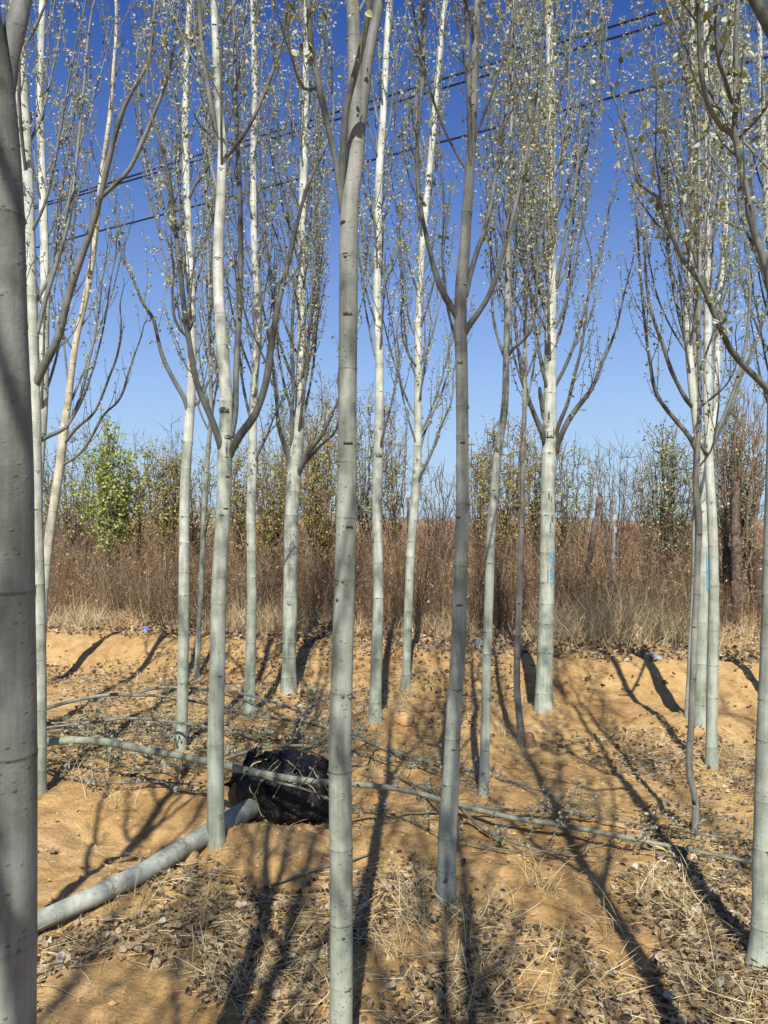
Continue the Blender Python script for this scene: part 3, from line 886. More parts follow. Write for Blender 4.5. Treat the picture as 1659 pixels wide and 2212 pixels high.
poplar('slender pale stem standing left of the double topped poplar, close against it', [(1487, 1546, 18), (1488, 1520, 16), (1494, 1400, 15), (1500, 1250, 14), (1503, 1115, 14), (1504, 1000, 12), (1500, 800, 10), (1502, 600, 9), (1506, 300, 7)], [], BARK_GREY, 28, height=6.8, crown=2.6, nl=14, group=TRUNKS, spread=0.5, limb_len=1.4)
poplar('crooked thin dark stem with a kinked foot in front of the right hand trunks', [(1502, 1800, 16), (1502, 1770, 15), (1501, 1722, 14), (1491, 1680, 14), (1489, 1655, 14), (1493, 1565, 14), (1500, 1365, 13), (1507, 1215, 13), (1510, 1115, 13), (1504, 1057, 12), (1507, 982, 11), (1512, 857, 10), (1509, 707, 9), (1512, 560, 7), (1510, 400, 6), (1508, 200, 4)],
       [([(1509, 1010, 4), (1535, 975, 4), (1549, 905, 4), (1553, 830, 3)], -0.2, 0.6), ([(1511, 880, 5), (1540, 858, 5), (1570, 830, 4), (1590, 790, 3)], -0.15, 0.6)],
       BARK_DARK, 29, height=5.6, crown=2.3, nl=11, group=TRUNKS, spread=0.5, limb_len=1.1, limb_r=0.5)
poplar('grey trunk with straight stem, frontmost of the close set group at right', [(1537, 1657, 29), (1537, 1630, 26), (1539, 1465, 24), (1542, 1265, 21), (1538, 1115, 20), (1532, 1007, 19), (1529, 907, 18), (1529, 707, 17), (1529, 557, 15), (1529, 350, 13), (1527, 150, 12), (1524, 0, 10)],
       [([(1530, 985, 9), (1520, 972, 8), (1512, 958, 6), (1506, 945, 4)], -0.1, 0), ([(1536, 960, 9), (1550, 930, 10), (1570, 885, 9), (1590, 830, 8), (1608, 760, 7), (1620, 640, 6)], 0.2, 1.2),
        ([(1528, 640, 8), (1512, 590, 8), (1490, 520, 7), (1470, 430, 6), (1462, 300, 5)], -0.25, 1.2)],
       BARK_PALE, 30, height=7.4, crown=2.7, nl=18, group=TRUNKS, spread=0.6, limb_len=1.6)
poplar('grey trunk half cut off by the right edge, one long curved limb crossing left', [(1640, 2082, 53), (1644, 2045, 49), (1650, 1850, 46), (1656, 1599, 42), (1663, 1400, 39), (1668, 1200, 37), (1674, 1000, 36), (1676, 840, 34), (1680, 700, 30), (1690, 500, 27), (1700, 250, 22)],
       [([(1672, 860, 16), (1656, 838, 16), (1640, 822, 14), (1619, 802, 13), (1597, 780, 13), (1579, 757, 13), (1549, 692, 12), (1530, 650, 11), (1514, 612, 10), (1474, 560, 9), (1456, 520, 9), (1439, 480, 8), (1419, 425, 8), (1379, 395, 6), (1368, 340, 5)], -0.3, 1.0),
        ([(1676, 690, 18), (1664, 620, 17), (1654, 575, 17), (1629, 500, 16), (1609, 400, 15), (1594, 325, 14), (1588, 290, 13), (1590, 200, 12), (1589, 100, 11), (1594, 0, 10)], -0.15, 1.6),
        ([(1593, 318, 12), (1580, 288, 13), (1562, 276, 13), (1545, 255, 12), (1529, 225, 12), (1514, 150, 10), (1509, 50, 9), (1507, -20, 8)], -0.3, 1.2),
        ([(1590, 240, 8), (1577, 210, 9), (1566, 170, 9), (1554, 140, 8), (1545, 60, 7)], -0.2, 0.9),
        ([(1596, 300, 7), (1612, 280, 7), (1630, 265, 6), (1650, 240, 5)], -0.2, 0.6),
        ([(1659, 620, 12), (1640, 560, 9), (1622, 520, 7), (1600, 470, 6), (1590, 410, 5)], 0.2, 0.7)],
       BARK_GREY, 31, height=6.6, crown=2.7, nl=8, group=TRUNKS, sides=22, leaf=0.023)
poplar('poplar crown leaning in at the upper right corner behind the curved limb', [(1720, 1600, 24), (1712, 1200, 21), (1690, 900, 19), (1668, 600, 16), (1650, 300, 13), (1640, 0, 10)], [], BARK_PALE, 32, Y=6.3, height=7.6, crown=2.0, nl=26, group=TRUNKS, spread=0.65, limb_len=1.8)

# poplars of the rows behind the viewpoint, whose shadows cross the foreground
OUT = 'poplars standing outside the frame'
for k, (x, y, hgt, nl_) in enumerate([(0.86, 1.45, 6.8, 14), (0.19, -0.45, 8.6, 22), (-1.42, 1.55, 6.6, 14), (-0.525, -0.25, 7.6, 18), (1.5, -0.9, 8.0, 16), (-2.6, 0.2, 7.5, 18), (2.7, 0.9, 7.4, 16), (-0.92, -2.6, 9.0, 22), (0.05, -0.95, 8.8, 16), (-1.3, -1.8, 8.6, 20), (0.75, -2.2, 9.0, 20), (2.1, -2.4, 9.0, 20), (-2.4, -2.8, 9.0, 20)]):
    rng0 = np.random.default_rng(900 + k)
    px = lambda z: ((x + 0.03 * math.sin(z + k)) / max(0.01, 1) * 0 + x)
    # given in metres: build through a dummy projection at distance 1
    sgn = 1.0
    pts_ = []
    for z in (0.0, 0.8, 1.6, 2.4, 3.2, 4.2):
        pts_.append((x + 0.03 * math.sin(z * 1.3 + k), y, z, 0.046 * (1 - 0.13 * z)))
    _P = P
    P_save = P
    table = {i: p for i, p in enumerate(pts_)}

    def P(a, b_, Yd, table=table):                        # noqa: metres instead of pixels for these trees
        q = table[int(a)]
        return np.array(q[:3])
    poplar('slender poplar of the row behind the viewpoint, seen only by its shadow', [(i, 0, p[3] * 2 * F / 5.0) for i, p in table.items()], [], BARK_GREY, 60 + k, Y=5.0, height=hgt, crown=2.1, nl=nl_, group=OUT, dens=0.8, limb_len=1.7, sides=10, limb_r=0.5)
    P = P_save

# ------------------------------------------------------------------ background trees beyond the bank
def bg_tree(px, foot_y, top_y, width, Y, label, leafmat, seed, stems=9, leaves=1800, leaf=0.045, twig=None, bare=False, stump=None, name='young_tree', group='small trees beyond the weed belt'):
    rng = np.random.default_rng(seed)
    p0 = P(px, foot_y, Y)
    p0[2] = ground_h(p0[0], Y) - 0.05
    top = P(px, top_y, Y)[2]
    hw = width * 1.3 * Y / F / 2
    stems = int(stems * 1.3)
    leaves = int(leaves * 1.25)
    leaf *= 0.94
    root = empty(name, p0)
    tag(root, label, 'tree', group)
    tz = p0[2] + 0.32 * (top - p0[2])
    tb = Tubes()
    r0 = 0.014 * Y / 4 * 0.9 if stump is None else stump
    tr = np.array([p0, p0 + (rng.normal() * 0.05, 0, (tz - p0[2]) * 0.5), (p0[0] + rng.normal() * 0.06, Y, tz)])
    ln = catmull(np.column_stack([tr, [r0 * 1.2, r0, r0 * 0.95]]), 0.12)
    tb.add(ln[:, :3], ln[:, 3] * (1 + 0.08 * rng.normal(size=len(ln))), 8, cap=True)
    link('trunk', tb.mesh('trunk', p0), BG_BARK, root)
    tw = Tubes()
    lv = Leaves(seed + 70)
    tips = []
    for k in range(stems):
        a = rng.uniform(0, 6.28)
        f = rng.uniform(0.15, 1.0)
        s = tr[2] * f + tr[0] * (1 - f)
        rr = hw * rng.uniform(0.2, 1.0)
        hz = top - abs(rng.normal()) * 0.22 * (top - tz)
        hz -= (rr / hw) ** 2 * 0.35 * (top - tz)
        e = np.array((s[0] + math.cos(a) * rr, s[1] + math.sin(a) * rr, max(hz, s[2] + 0.4)))
        m = s * 0.5 + e * 0.5 + np.array((math.cos(a) * rr * 0.22, math.sin(a) * rr * 0.22, -0.05))
        pl = catmull(np.array([s, m, e]), 0.18)
        pl[1:-1] += rng.normal(size=(len(pl) - 2, 3)) * 0.018
        tw.add(pl, np.linspace(min(0.017, r0 * 0.40), 0.004, len(pl)), 5)
        nt_ = int(len(pl) * 1.6)
        for q in range(nt_):
            i = int(rng.integers(max(1, len(pl) // 5), len(pl)))
            b0 = pl[i]
            d = rng.normal(size=3) * 0.55 + np.array((0, 0, 0.9))
            d /= np.linalg.norm(d)
            L = rng.uniform(0.18, 0.55)
            c1 = b0 + d * L * 0.5
            d2 = d + np.array((0, 0, 0.4)) + rng.normal(size=3) * 0.2
            d2 /= np.linalg.norm(d2)
            c2 = c1 + d2 * L * 0.5
            tw.add(np.array([b0, c1, c2]), [0.006, 0.0045, 0.003], 3)
            tips.append((b0, c1, c2))
    link('branches', tw.mesh('branches', p0), twig or BG_TWIG, root)
    if leaves and tips:
        idx = rng.integers(0, len(tips), leaves // 3)
        for i in idx:
            b0, c1, c2 = tips[i]
            f = rng.random()
            pp = b0 * (1 - f) + c1 * f if rng.random() < 0.5 else c1 * (1 - f) + c2 * f
            lv.cluster(pp + rng.normal(size=3) * 0.03, np.array((0, 0, 0.4)), leaf, 3)
        me = lv.mesh('leaves', p0)
        link('leaves', me, leafmat, root)
    return root


bg_tree(245, 1150, 918, 130, 15, 'bright lime green leafy tree standing alone at left', LEAF_GREEN, 201, 21, 4300, 0.062)
bg_tree(300, 1150, 1020, 80, 17, 'small yellow green tree just right of the bright lime one', LEAF_OCHRE, 202, 9, 1000, 0.05)
bg_tree(150, 1150, 900, 130, 16, 'thin grey green tree behind the leaning tan poplar', LEAF_PALE, 203, 13, 1700, 0.045)
bg_tree(110, 1160, 950, 90, 18, 'sparse greyish tree nearest the left edge beyond the weeds', LEAF_PALE, 204, 10, 1000, 0.045)
bg_tree(190, 1160, 1010, 90, 20, 'leafless twiggy sapling left of the bright lime tree', LEAF_PALE, 205, 12, 0)
bg_tree(362, 1160, 950, 110, 15, 'olive tree with dark trunk left of the forked pale poplar', LEAF_OCHRE, 206, 13, 2400, 0.048)
bg_tree(355, 1150, 880, 120, 19, 'tall wispy grey leaved tree over the olive one', LEAF_PALE, 207, 12, 900, 0.045)
bg_tree(435, 1160, 960, 90, 16, 'pale green tree between the forked poplar and the sapling', LEAF_PALE, 208, 11, 1500, 0.045)
bg_tree(520, 1160, 965, 80, 15, 'rusty ochre tree between the two curved limbs and black holed poplar', LEAF_OCHRE, 209, 12, 2200, 0.045, BG_RUST)
bg_tree(585, 1155, 940, 90, 15, 'ochre leaved tree with a thick dark trunk left of the stout white poplar', LEAF_OCHRE, 210, 14, 2600, 0.045, BG_RUST, stump=0.11)
bg_tree(600, 1160, 860, 110, 19, 'pale leaved tall tree rising above the thick dark trunk', LEAF_PALE, 211, 13, 1600, 0.045)
bg_tree(700, 1240, 905, 150, 13, 'ochre green tree with forked brown limbs left of the middle trunk', LEAF_OCHRE, 212, 17, 3400, 0.042, BG_RUST, stump=0.10)
bg_tree(690, 1150, 780, 150, 18, 'tall yellowish tree high behind the forked brown limbed one', LEAF_OCHRE, 213, 16, 2600, 0.048)
bg_tree(790, 1150, 830, 130, 17, 'wispy pale tree directly right of the middle trunk', LEAF_PALE, 214, 14, 2200, 0.045)
bg_tree(860, 1150, 850, 110, 18, 'yellow flecked tree between the two slim white poplars', LEAF_OCHRE, 215, 13, 1700, 0.045)
bg_tree(945, 1155, 1010, 80, 15, 'leafless bushy sapling left of the V limbed grey poplar', LEAF_PALE, 216, 14, 0)
bg_tree(1035, 1150, 960, 80, 17, 'thin leafed tree right of the V limbed grey poplar', LEAF_PALE, 217, 10, 1100, 0.042)
bg_tree(1090, 1165, 900, 150, 14, 'broad olive tree behind the bent knotted poplar', LEAF_OCHRE, 218, 17, 2800, 0.042, BG_RUST)
bg_tree(1160, 1160, 900, 120, 16, 'yellow green tree half behind the blue streaked white poplar', LEAF_OCHRE, 219, 14, 2400, 0.045)
bg_tree(1225, 1160, 930, 110, 15, 'airy pale green tree right of the blue streaked white poplar', LEAF_PALE, 220, 14, 2000, 0.042)
bg_tree(1320, 1165, 945, 110, 15, 'almost bare slender tree standing free in the open gap', LEAF_PALE, 221, 12, 500, 0.035)
bg_tree(1395, 1160, 970, 60, 17, 'small dark bush tree left of the leafy one in the gap', LEAF_PALE, 222, 8, 500, 0.04)
bg_tree(1445, 1165, 918, 120, 13, 'rounded dark green tree left of the close set trunks', LEAF_PALE, 223, 17, 3000, 0.042)
bg_tree(1580, 1330, 830, 110, 11, 'many stemmed brown tree behind the close set trunks', LEAF_PALE, 224, 13, 500, 0.04, BG_RUST, stump=0.10)
bg_tree(1630, 1330, 800, 120, 11.5, 'bushy reddish brown multi stemmed tree at the right edge', LEAF_PALE, 225, 14, 500, 0.04, BG_RUST, stump=0.09)
bg_tree(1560, 1160, 880, 130, 17, 'grey green tree far behind the many stemmed brown one', LEAF_PALE, 226, 14, 1600, 0.045)

# stumps and stakes in the weeds
def stake(name, pts, Y, mat, label, cat, seed, sides=9):
    rng = np.random.default_rng(seed)
    c = np.array([(*P(x, y, Y), w * Y / F / 2) for x, y, w in pts])
    gz = ground_h(c[0, 0], Y)
    c = np.vstack([[c[0, 0], c[0, 1], gz - 0.1, c[0, 3]], c])
    ln = catmull(c, 0.07)
    tb = Tubes()
    tb.add(ln[:, :3], ln[:, 3] * (1 + 0.10 * rng.normal(size=len(ln))), sides, cap=True)
    o = link(name, tb.mesh(name, (c[0, 0], Y, gz)), mat, None, (c[0, 0], Y, gz))
    tag(o, label, cat)
    return o


STUMPB = simple('weathered_wood', (0.05, 0.035, 0.026), (0.19, 0.14, 0.105), 14, 0.95, 0.6)
CONC = simple('pale_concrete', (0.16, 0.155, 0.148), (0.27, 0.26, 0.245), 25, 0.9, 0.2)
stake('tree_stump', [(1270, 1235, 12), (1278, 1180, 14), (1285, 1140, 15), (1290, 1110, 13), (1296, 1076, 14)], 12.4, STUMPB, 'tall broken brown stump leaning right in the open gap', 'stump', 1)
stake('tree_stump', [(1428, 1140, 10), (1432, 1100, 11), (1434, 1082, 12)], 13.2, STUMPB, 'short brown stump under the rounded dark green tree', 'stump', 2)
stake('tree_stump', [(1592, 1330, 22), (1590, 1200, 22), (1588, 1100, 17), (1590, 1040, 16)], 10.6, STUMPB, 'thick cut trunk standing among brown stems at the right', 'stump', 3)
stake('wooden_stake', [(883, 1200, 7), (882, 1110, 7), (881, 1075, 7)], 12.6, STUMPB, 'thin brown stake beside the leaning narrow white poplar', 'stake', 4)
cp_ = stake('concrete_post', [(1325, 1240, 10), (1326, 1150, 9), (1327, 1075, 8)], 12.5, CONC, 'slim pale concrete post in the weeds, torn white plastic round it', 'post', 5)
# torn plastic round the post
tb = Tubes()
zt, zb = P(1327, 1112, 12.5)[2], P(1327, 1150, 12.5)[2]
zz_ = np.linspace(zb, zt, 16)
wx = P(1326.5, 1130, 12.5)[0]
tb.add(np.column_stack([wx + 0.012 * np.sin(zz_ * 31), np.full(16, 12.5), zz_]), 0.036 + 0.006 * np.sin(zz_ * 47) + 0.008 * np.sin(zz_ * 23 + 1), 10, cap=True)
WHITEP = simple('white_plastic', (0.24, 0.24, 0.235), (0.38, 0.38, 0.37), 30, 0.5, 0.3)
o = link('plastic_wrap', tb.mesh('plastic_wrap', P(1327, 1136, 12.44)), WHITEP, None, P(1327, 1136, 12.44))
tag(o, 'crumpled white plastic caught round the concrete post', 'plastic sheet')
# pole far away with a crossarm
pr = P(1271, 1130, 60)
pr[2] = 0.0
root = tag(empty('utility_pole', pr), 'distant pale utility pole with a short crossarm on the horizon', 'utility pole')
for nm, a, bb, rr in (('pole', (0, 0, -0.2), (0, 0, 2.85), 0.10), ('crossarm', (-0.45, 0, 2.5), (0.45, 0, 2.5), 0.045)):
    tb = Tubes()
    tb.add(np.array([a, (np.array(a) + np.array(bb)) / 2, bb]), rr, 8, cap=True)
    link(nm, tb.mesh(nm), CONC, root)
for dx in (-0.38, 0.0, 0.38):
    tb = Tubes()
    tb.add(np.array([(dx, 0, 2.55 if dx else 2.85), (dx, 0, 2.65 if dx else 2.95), (dx, 0, 2.7 if dx else 3.0)]), [0.05, 0.07, 0.03], 6, cap=True)
    link('insulator', tb.mesh('insulator'), CONC, root)

# ------------------------------------------------------------------ power lines overhead
CABLE = simple('black_cable', (0.012, 0.012, 0.014), (0.022, 0.022, 0.026), 30, 0.6)
for (lab, H, pp) in (('upper of the close pair of black cables crossing the sky', 9.0, [(120, 429), (829, 219), (1079, 135), (1429, 15)]),
                     ('lower of the close pair of black cables crossing the sky', 8.8, [(120, 434), (829, 236), (914, 207), (1254, 102), (1574, 0)]),
                     ('lowest black cable, crossing the sky well below the close pair', 8.0, [(105, 523), (500, 430), (829, 346), (1239, 232), (1659, 115)])):
    c = []
    for x, y in pp:
        b_ = (1106 - y) / F
        Yd = (H - CAM_Z) / ((sp + b_ * cp) / (cp - b_ * sp))
        c.append(P(x, y, Yd))
    # a straight span with a slight sag fitted to those points, carried well past the frame
    c = np.array(c)
    d = (c[-1] - c[0])
    d[2] = 0
    d /= np.linalg.norm(d)
    o_ = c[0]
    ts = ((c - o_) @ d)
    off = (c - o_) - ts[:, None] * d
    perp = np.array((-d[1], d[0], 0))
    pv = np.polyfit(ts, off @ perp, 1)
    zv = np.polyfit(ts, c[:, 2], 1)
    t = np.linspace(-25, ts[-1] + 20, 60)
    pts = o_ + t[:, None] * d + np.polyval(pv, t)[:, None] * perp
    pts[:, 2] = np.polyval(zv, t)
    tb = Tubes()
    tb.add(pts, 0.0175, 6)
    o = link('power_cable', tb.mesh('power_cable', pts[30]), CABLE, None, pts[30])
    tag(o, lab, 'cable', 'power cables overhead')
for k, y0 in enumerate((935, 955, 968, 1040)):
    lab = ['topmost', 'second', 'third', 'lowest'][k] + ' of the faint far cables beside the bright lime tree'
    a, bb = P(100, y0 - 35 if k < 3 else y0 + 2, 95), P(700, y0 + 80 if k < 3 else y0 - 4, 110)
    tb = Tubes()
    tb.add(np.array([a * 1.5 - bb * 0.5, a, (a + bb) / 2 - np.array((0, 0, 0.5)), bb, bb * 1.3 - a * 0.3]), 0.028, 5)
    o = link('distant_cable', tb.mesh('distant_cable', a), simple('grey_wire', (0.22, 0.22, 0.23), (0.3, 0.3, 0.31), 3) if k == 0 else bpy.data.materials['grey_wire'], None, a)
    tag(o, lab, 'cable', 'faint far cables')

# ------------------------------------------------------------------ dug-up and felled poplars on the ground
# the lying log with the netted root ball
def ground_pt(x, ybot, yc):
    Yd = G(x, ybot)
    return P(x, yc, Yd)


log_ctl = []
for x, yb, yc, w in ((85, 2011, 1989, 42), (300, 1910, 1888, 41), (435, 1832, 1808, 40)):
    q = ground_pt(x, yb, yc)
    log_ctl.append((*q, w * q[1] / F / 2))
q = P(545, 1743, 4.24)
log_ctl.append((*q, 41 * 4.24 / F / 2))
for lx, ly, lY in ((590, 1716, 4.40), (640, 1688, 4.55)):
    q = P(lx, ly, lY)
    log_ctl.append((*q, 40 * lY / F / 2))
log_ctl = np.array(log_ctl)
d0 = log_ctl[0, :3] - log_ctl[1, :3]
d0 /= np.linalg.norm(d0)
ext = []
for f in (1.6, 0.8):
    e = log_ctl[0, :3] + d0 * f
    e[2] = max(e[2], ground_h(e[0], e[1]) + 0.03)
    ext.append((*e, log_ctl[0, 3] * (1 - 0.1 * f)))
log_ctl = np.vstack([ext, log_ctl])
ln = catmull(log_ctl, 0.05)
BC = P(612, 1696, 4.40)
gz = ground_h(BC[0], BC[1])
root = tag(empty('uprooted_poplar', (BC[0], BC[1], gz)), 'uprooted poplar lying on the soil, its root ball wrapped in black net', 'felled tree')
tb = Tubes()
cum = np.arange(len(ln)) * 0.05
rngl = np.random.default_rng(5)
rr = ln[:, 3] * (1 + 0.02 * np.sin(cum * 21) + 0.012 * rngl.normal(size=len(ln)))
mk = np.zeros(len(ln))
for i in (8, 15, 23, 31, 38, 46):
    if i < len(ln):
        mk[i] = 0.7
        rr[i] *= 1.05
tb.add(ln[:, :3], rr, 20, mk)
link('trunk', tb.mesh('trunk', (BC[0], BC[1], gz)), BARK_TAN, root)
NET, nt, b = new_mat('black_shade_net', 0.58, 0.35)
tc = nd(nt, 'ShaderNodeTexCoord')
vo = nd(nt, 'ShaderNodeTexVoronoi', Scale=70.0)
nt.links.new(tc.outputs['Object'], vo.inputs['Vector'])
n_ = noise_tex(nt, tc.outputs['Object'], 9, 4)
nt.links.new(mix(nt, ramp(nt, [(0.60, (0, 0, 0)), (0.85, (1, 1, 1))], n_), ramp(nt, [(0.2, (0.003, 0.003, 0.003)), (0.6, (0.012, 0.011, 0.010))], vo.outputs['Distance']), (0.05, 0.03, 0.018)), b.inputs['Base Color'])
bn = nd(nt, 'ShaderNodeBump', Strength=0.9, Distance=0.006)
nt.links.new(vo.outputs['Distance'], bn.inputs['Height'])
bn2 = nd(nt, 'ShaderNodeBump', Strength=0.8, Distance=0.03)
nt.links.new(n_, bn2.inputs['Height'])
nt.links.new(bn.outputs[0], bn2.inputs['Normal'])
nt.links.new(bn2.outputs[0], b.inputs['Normal'])
BR = (0.265, 0.235, 0.20)


def ball_pt(u, v, k=1.0):
    """u: azimuth, v: elevation on the lumpy root ball"""
    d = np.array((math.cos(v) * math.cos(u), math.cos(v) * math.sin(u), math.sin(v)))
    s = 1 + 0.16 * noise.noise(Vector(d * 1.5) + Vector((3, 1, 2))) + 0.07 * noise.noise(Vector(d * 3.6)) + 0.05 * noise.noise(Vector(d * 9)) + 0.02 * noise.noise(Vector(d * 22))
    # folds pulled in where the ropes cross
    s *= 1 - 0.05 * math.exp(-((v - 0.55) / 0.06) ** 2) - 0.04 * math.exp(-((v + 0.12) / 0.05) ** 2)
    w = abs(d[2]) ** 0.72 * math.copysign(1, d[2])
    d[0] *= 1.04 - 0.14 * max(0.0, d[2])
    return np.array((BC[0], BC[1], BC[2] - 0.02)) + np.array((d[0] * BR[0], d[1] * BR[1], w * BR[2])) * s * k


nu, nv = 110, 64
V = [ball_pt(2 * math.pi * a / nu, -math.pi / 2 + math.pi * (bb / (nv - 1))) for bb in range(nv) for a in range(nu)]
Q = [(bb * nu + a, bb * nu + (a + 1) % nu, (bb + 1) * nu + (a + 1) % nu, (bb + 1) * nu + a) for bb in range(nv - 1) for a in range(nu)]
link('root_ball', fast_mesh('root_ball', np.array(V) - np.array((BC[0], BC[1], gz)), Q), NET, root)
rngb = np.random.default_rng(19)
for k in range(16):                                       # torn, bunched edges of the net standing off the ball
    u, v = rngb.uniform(-math.pi * 1.05, 0.05), rngb.uniform(-0.6, 1.3)
    c0 = ball_pt(u, v, 0.97)
    o_ = c0 - BC
    o_ /= np.linalg.norm(o_)
    t_ = np.cross(o_, rngb.normal(size=3))
    t_ /= np.linalg.norm(t_)
    wv_ = rngb.uniform(0.03, 0.075)
    Vf, Qf = [], []
    for a in range(7):
        f = a / 6 - 0.5
        hgt = rngb.uniform(0.015, 0.05) * (1.1 - abs(f) * 1.6)
        b0_ = c0 + t_ * f * 2 * wv_ + o_ * 0.004 * math.sin(a * 2.1)
        Vf += [b0_ - o_ * 0.01, b0_ + o_ * hgt * 0.6 + rngb.normal(size=3) * 0.006, b0_ + o_ * hgt + rngb.normal(size=3) * 0.012]
    for a in range(6):
        for r_ in range(2):
            i = a * 3 + r_
            Qf.append((i, i + 3, i + 4, i + 1))
    link('net_fold', fast_mesh('net_fold', np.array(Vf) - np.array((BC[0], BC[1], gz)), Qf), NET, root)
ROPE = simple('yellow_rope', (0.30, 0.22, 0.06), (0.50, 0.44, 0.26), 60, 0.7)
front = -math.pi / 2
for a0, e0, a1, e1, r_ in ((front - 0.75, 1.1, front - 0.85, 0.35, 0.007), (front - 0.2, 1.2, front - 0.45, 0.1, 0.004), (front + 0.05, 1.15, front - 0.6, -0.1, 0.004), (front + 0.2, 0.6, front - 0.1, 0.05, 0.005),
                           (front + 0.2, 1.25, front + 0.85, 0.0, 0.004), (front - 0.3, -0.4, front + 0.65, -1.0, 0.006), (front - 0.35, -0.35, front - 0.1, -0.95, 0.011), (front - 0.4, -0.35, front - 0.45, -0.75, 0.010),
                           (front - 0.3, -0.9, front + 0.7, -1.05, 0.006), (front - 0.6, 0.3, front - 0.3, -0.35, 0.005), (front + 0.9, 0.7, front + 1.2, -0.4, 0.004)):
    t = np.linspace(0, 1, 14)
    pl = np.array([ball_pt(a0 + (a1 - a0) * f, e0 + (e1 - e0) * f, 1.03 + 0.02 * math.sin(f * 3.1)) for f in t])
    tb = Tubes()
    tb.add(pl, r_ * 0.6 * (1 + 0.15 * np.sin(t * 60)), 6)
    link('rope', tb.mesh('rope', (BC[0], BC[1], gz)), ROPE, root)

WHIP = bark('felled_bark', (0.27, 0.285, 0.215), (0.27, 0.285, 0.215), (0.10, 0.09, 0.07))
FELL_TWIG = simple('felled_twig', (0.11, 0.10, 0.075), (0.22, 0.21, 0.15), 14)


def fallen(label, main, branches, seed, mat=None, leaf=0.0185, dens=1.25, leafy=1.0):
    """main / branches: (px, py, width px, distance Y or None for just above the ground)"""
    rng = np.random.default_rng(seed)

    def path(pp, lift=0.05):
        c = []
        for it in pp:
            x, y, w = it[:3]
            Yd = it[3] if len(it) > 3 and it[3] else None
            if Yd is None:
                Yd = G(x, y) - lift * 1.2
            c.append((*P(x, y, Yd), w * Yd / F / 2))
        c = np.array(c)
        for r in c:
            r[2] = max(r[2], ground_h(r[0], r[1]) + r[3] * 0.9)
        return catmull(c, 0.06)
    m = path(main)
    m[:, 3] *= 0.86
    org = m[len(m) // 2, :3].copy()
    org[2] = ground_h(org[0], org[1])
    root = tag(empty('felled_poplar', org), label, 'felled tree', 'felled poplars lying across the plot')
    tb = Tubes()
    lv = Leaves(seed + 33)
    k2 = np.zeros(len(m))
    ring = rng.random(len(m)) < 0.14
    k2[ring] = 0.7
    m[:, 3] *= 1 + 0.10 * ring + 0.03 * rng.normal(size=len(m))
    tb.add(m[:, :3], m[:, 3], 12, k2)
    for i in np.nonzero(ring)[0][1:-1]:                # broken side stubs
        t_ = m[i + 1, :3] - m[i, :3]
        o_ = np.cross(t_, rng.normal(size=3))
        o_ /= np.linalg.norm(o_) + 1e-9
        o_[1] = -abs(o_[1])
        tb.add(np.array([m[i, :3], m[i, :3] + o_ * (m[i, 3] + 0.012), m[i, :3] + o_ * (m[i, 3] + rng.uniform(0.015, 0.05)) + t_ * 0.2]), [0.006, 0.005, 0.003], 6, [0.4, 0.6, 1.0])
    link('trunk', tb.mesh('trunk', org), mat or WHIP, root)
    for bch in branches:
        q = path(bch, 0.08)
        t2 = Tubes()
        t2.add(q[:, :3], np.maximum(q[:, 3], 0.002), 7)
        grow_twigs(t2, lv, q[:, :3], q[:, 3], rng, dens, leaf, 0.05, 0.30, leafy=leafy)
        link('branch', t2.mesh('branch', org), FELL_TWIG, root)
    t3 = Tubes()
    i0 = int(len(m) * 0.45)
    grow_twigs(t3, lv, m[i0:, :3], m[i0:, 3], rng, dens * 0.35, leaf, 0.0, 0.30, leafy=leafy)
    if t3.n:
        link('twigs', t3.mesh('twigs', org), FELL_TWIG, root)
    V = lv.mesh('leaves', org)
    if V:
        link('leaves', V, LEAF_WILT, root)
    return root


fallen('long thin felled poplar lying in front of the black netted root ball',
       [(-60, 1612, 20, 5.2), (90, 1603, 19, 5.0), (200, 1600, 19, 4.85), (325, 1622, 18, 4.65), (445, 1644, 18, 4.35), (495, 1656, 19, 4.2), (575, 1673, 18, 4.06), (640, 1684, 17, 4.02), (700, 1689, 15, 4.02), (765, 1694, 14, 4.05), (829, 1700, 14, 4.12), (889, 1710, 14, 4.22), (949, 1727, 14, 4.3), (999, 1741, 13, 4.32), (1104, 1766, 13, 4.22), (1224, 1785, 12, 4.1), (1329, 1805, 11, 3.98), (1464, 1831, 10, 3.84), (1624, 1862, 9, 3.68), (1720, 1878, 7, 3.6)],
       [[(994, 1744, 9, 4.3), (1029, 1779, 7), (1079, 1809, 6), (1114, 1822, 5), (1200, 1845, 4), (1300, 1850, 3)],
        [(1004, 1742, 7, 4.32), (1109, 1750, 6), (1199, 1753, 5), (1279, 1764, 5), (1394, 1782, 4), (1529, 1804, 4), (1650, 1818, 3)],
        [(560, 1672, 7, 4.04), (600, 1690, 6, 3.98), (650, 1702, 5, 3.95), (700, 1722, 4, 3.95), (760, 1745, 3, 4.0), (860, 1768, 3)],
        [(829, 1664, 5), (890, 1692, 5), (949, 1722, 5, 4.3)],
        [(700, 1735, 4), (829, 1754, 4), (949, 1799, 4), (1054, 1829, 4), (1179, 1849, 3)],
        [(1329, 1806, 4, 3.97), (1420, 1840, 3), (1520, 1870, 3), (1600, 1900, 2)]], 301)
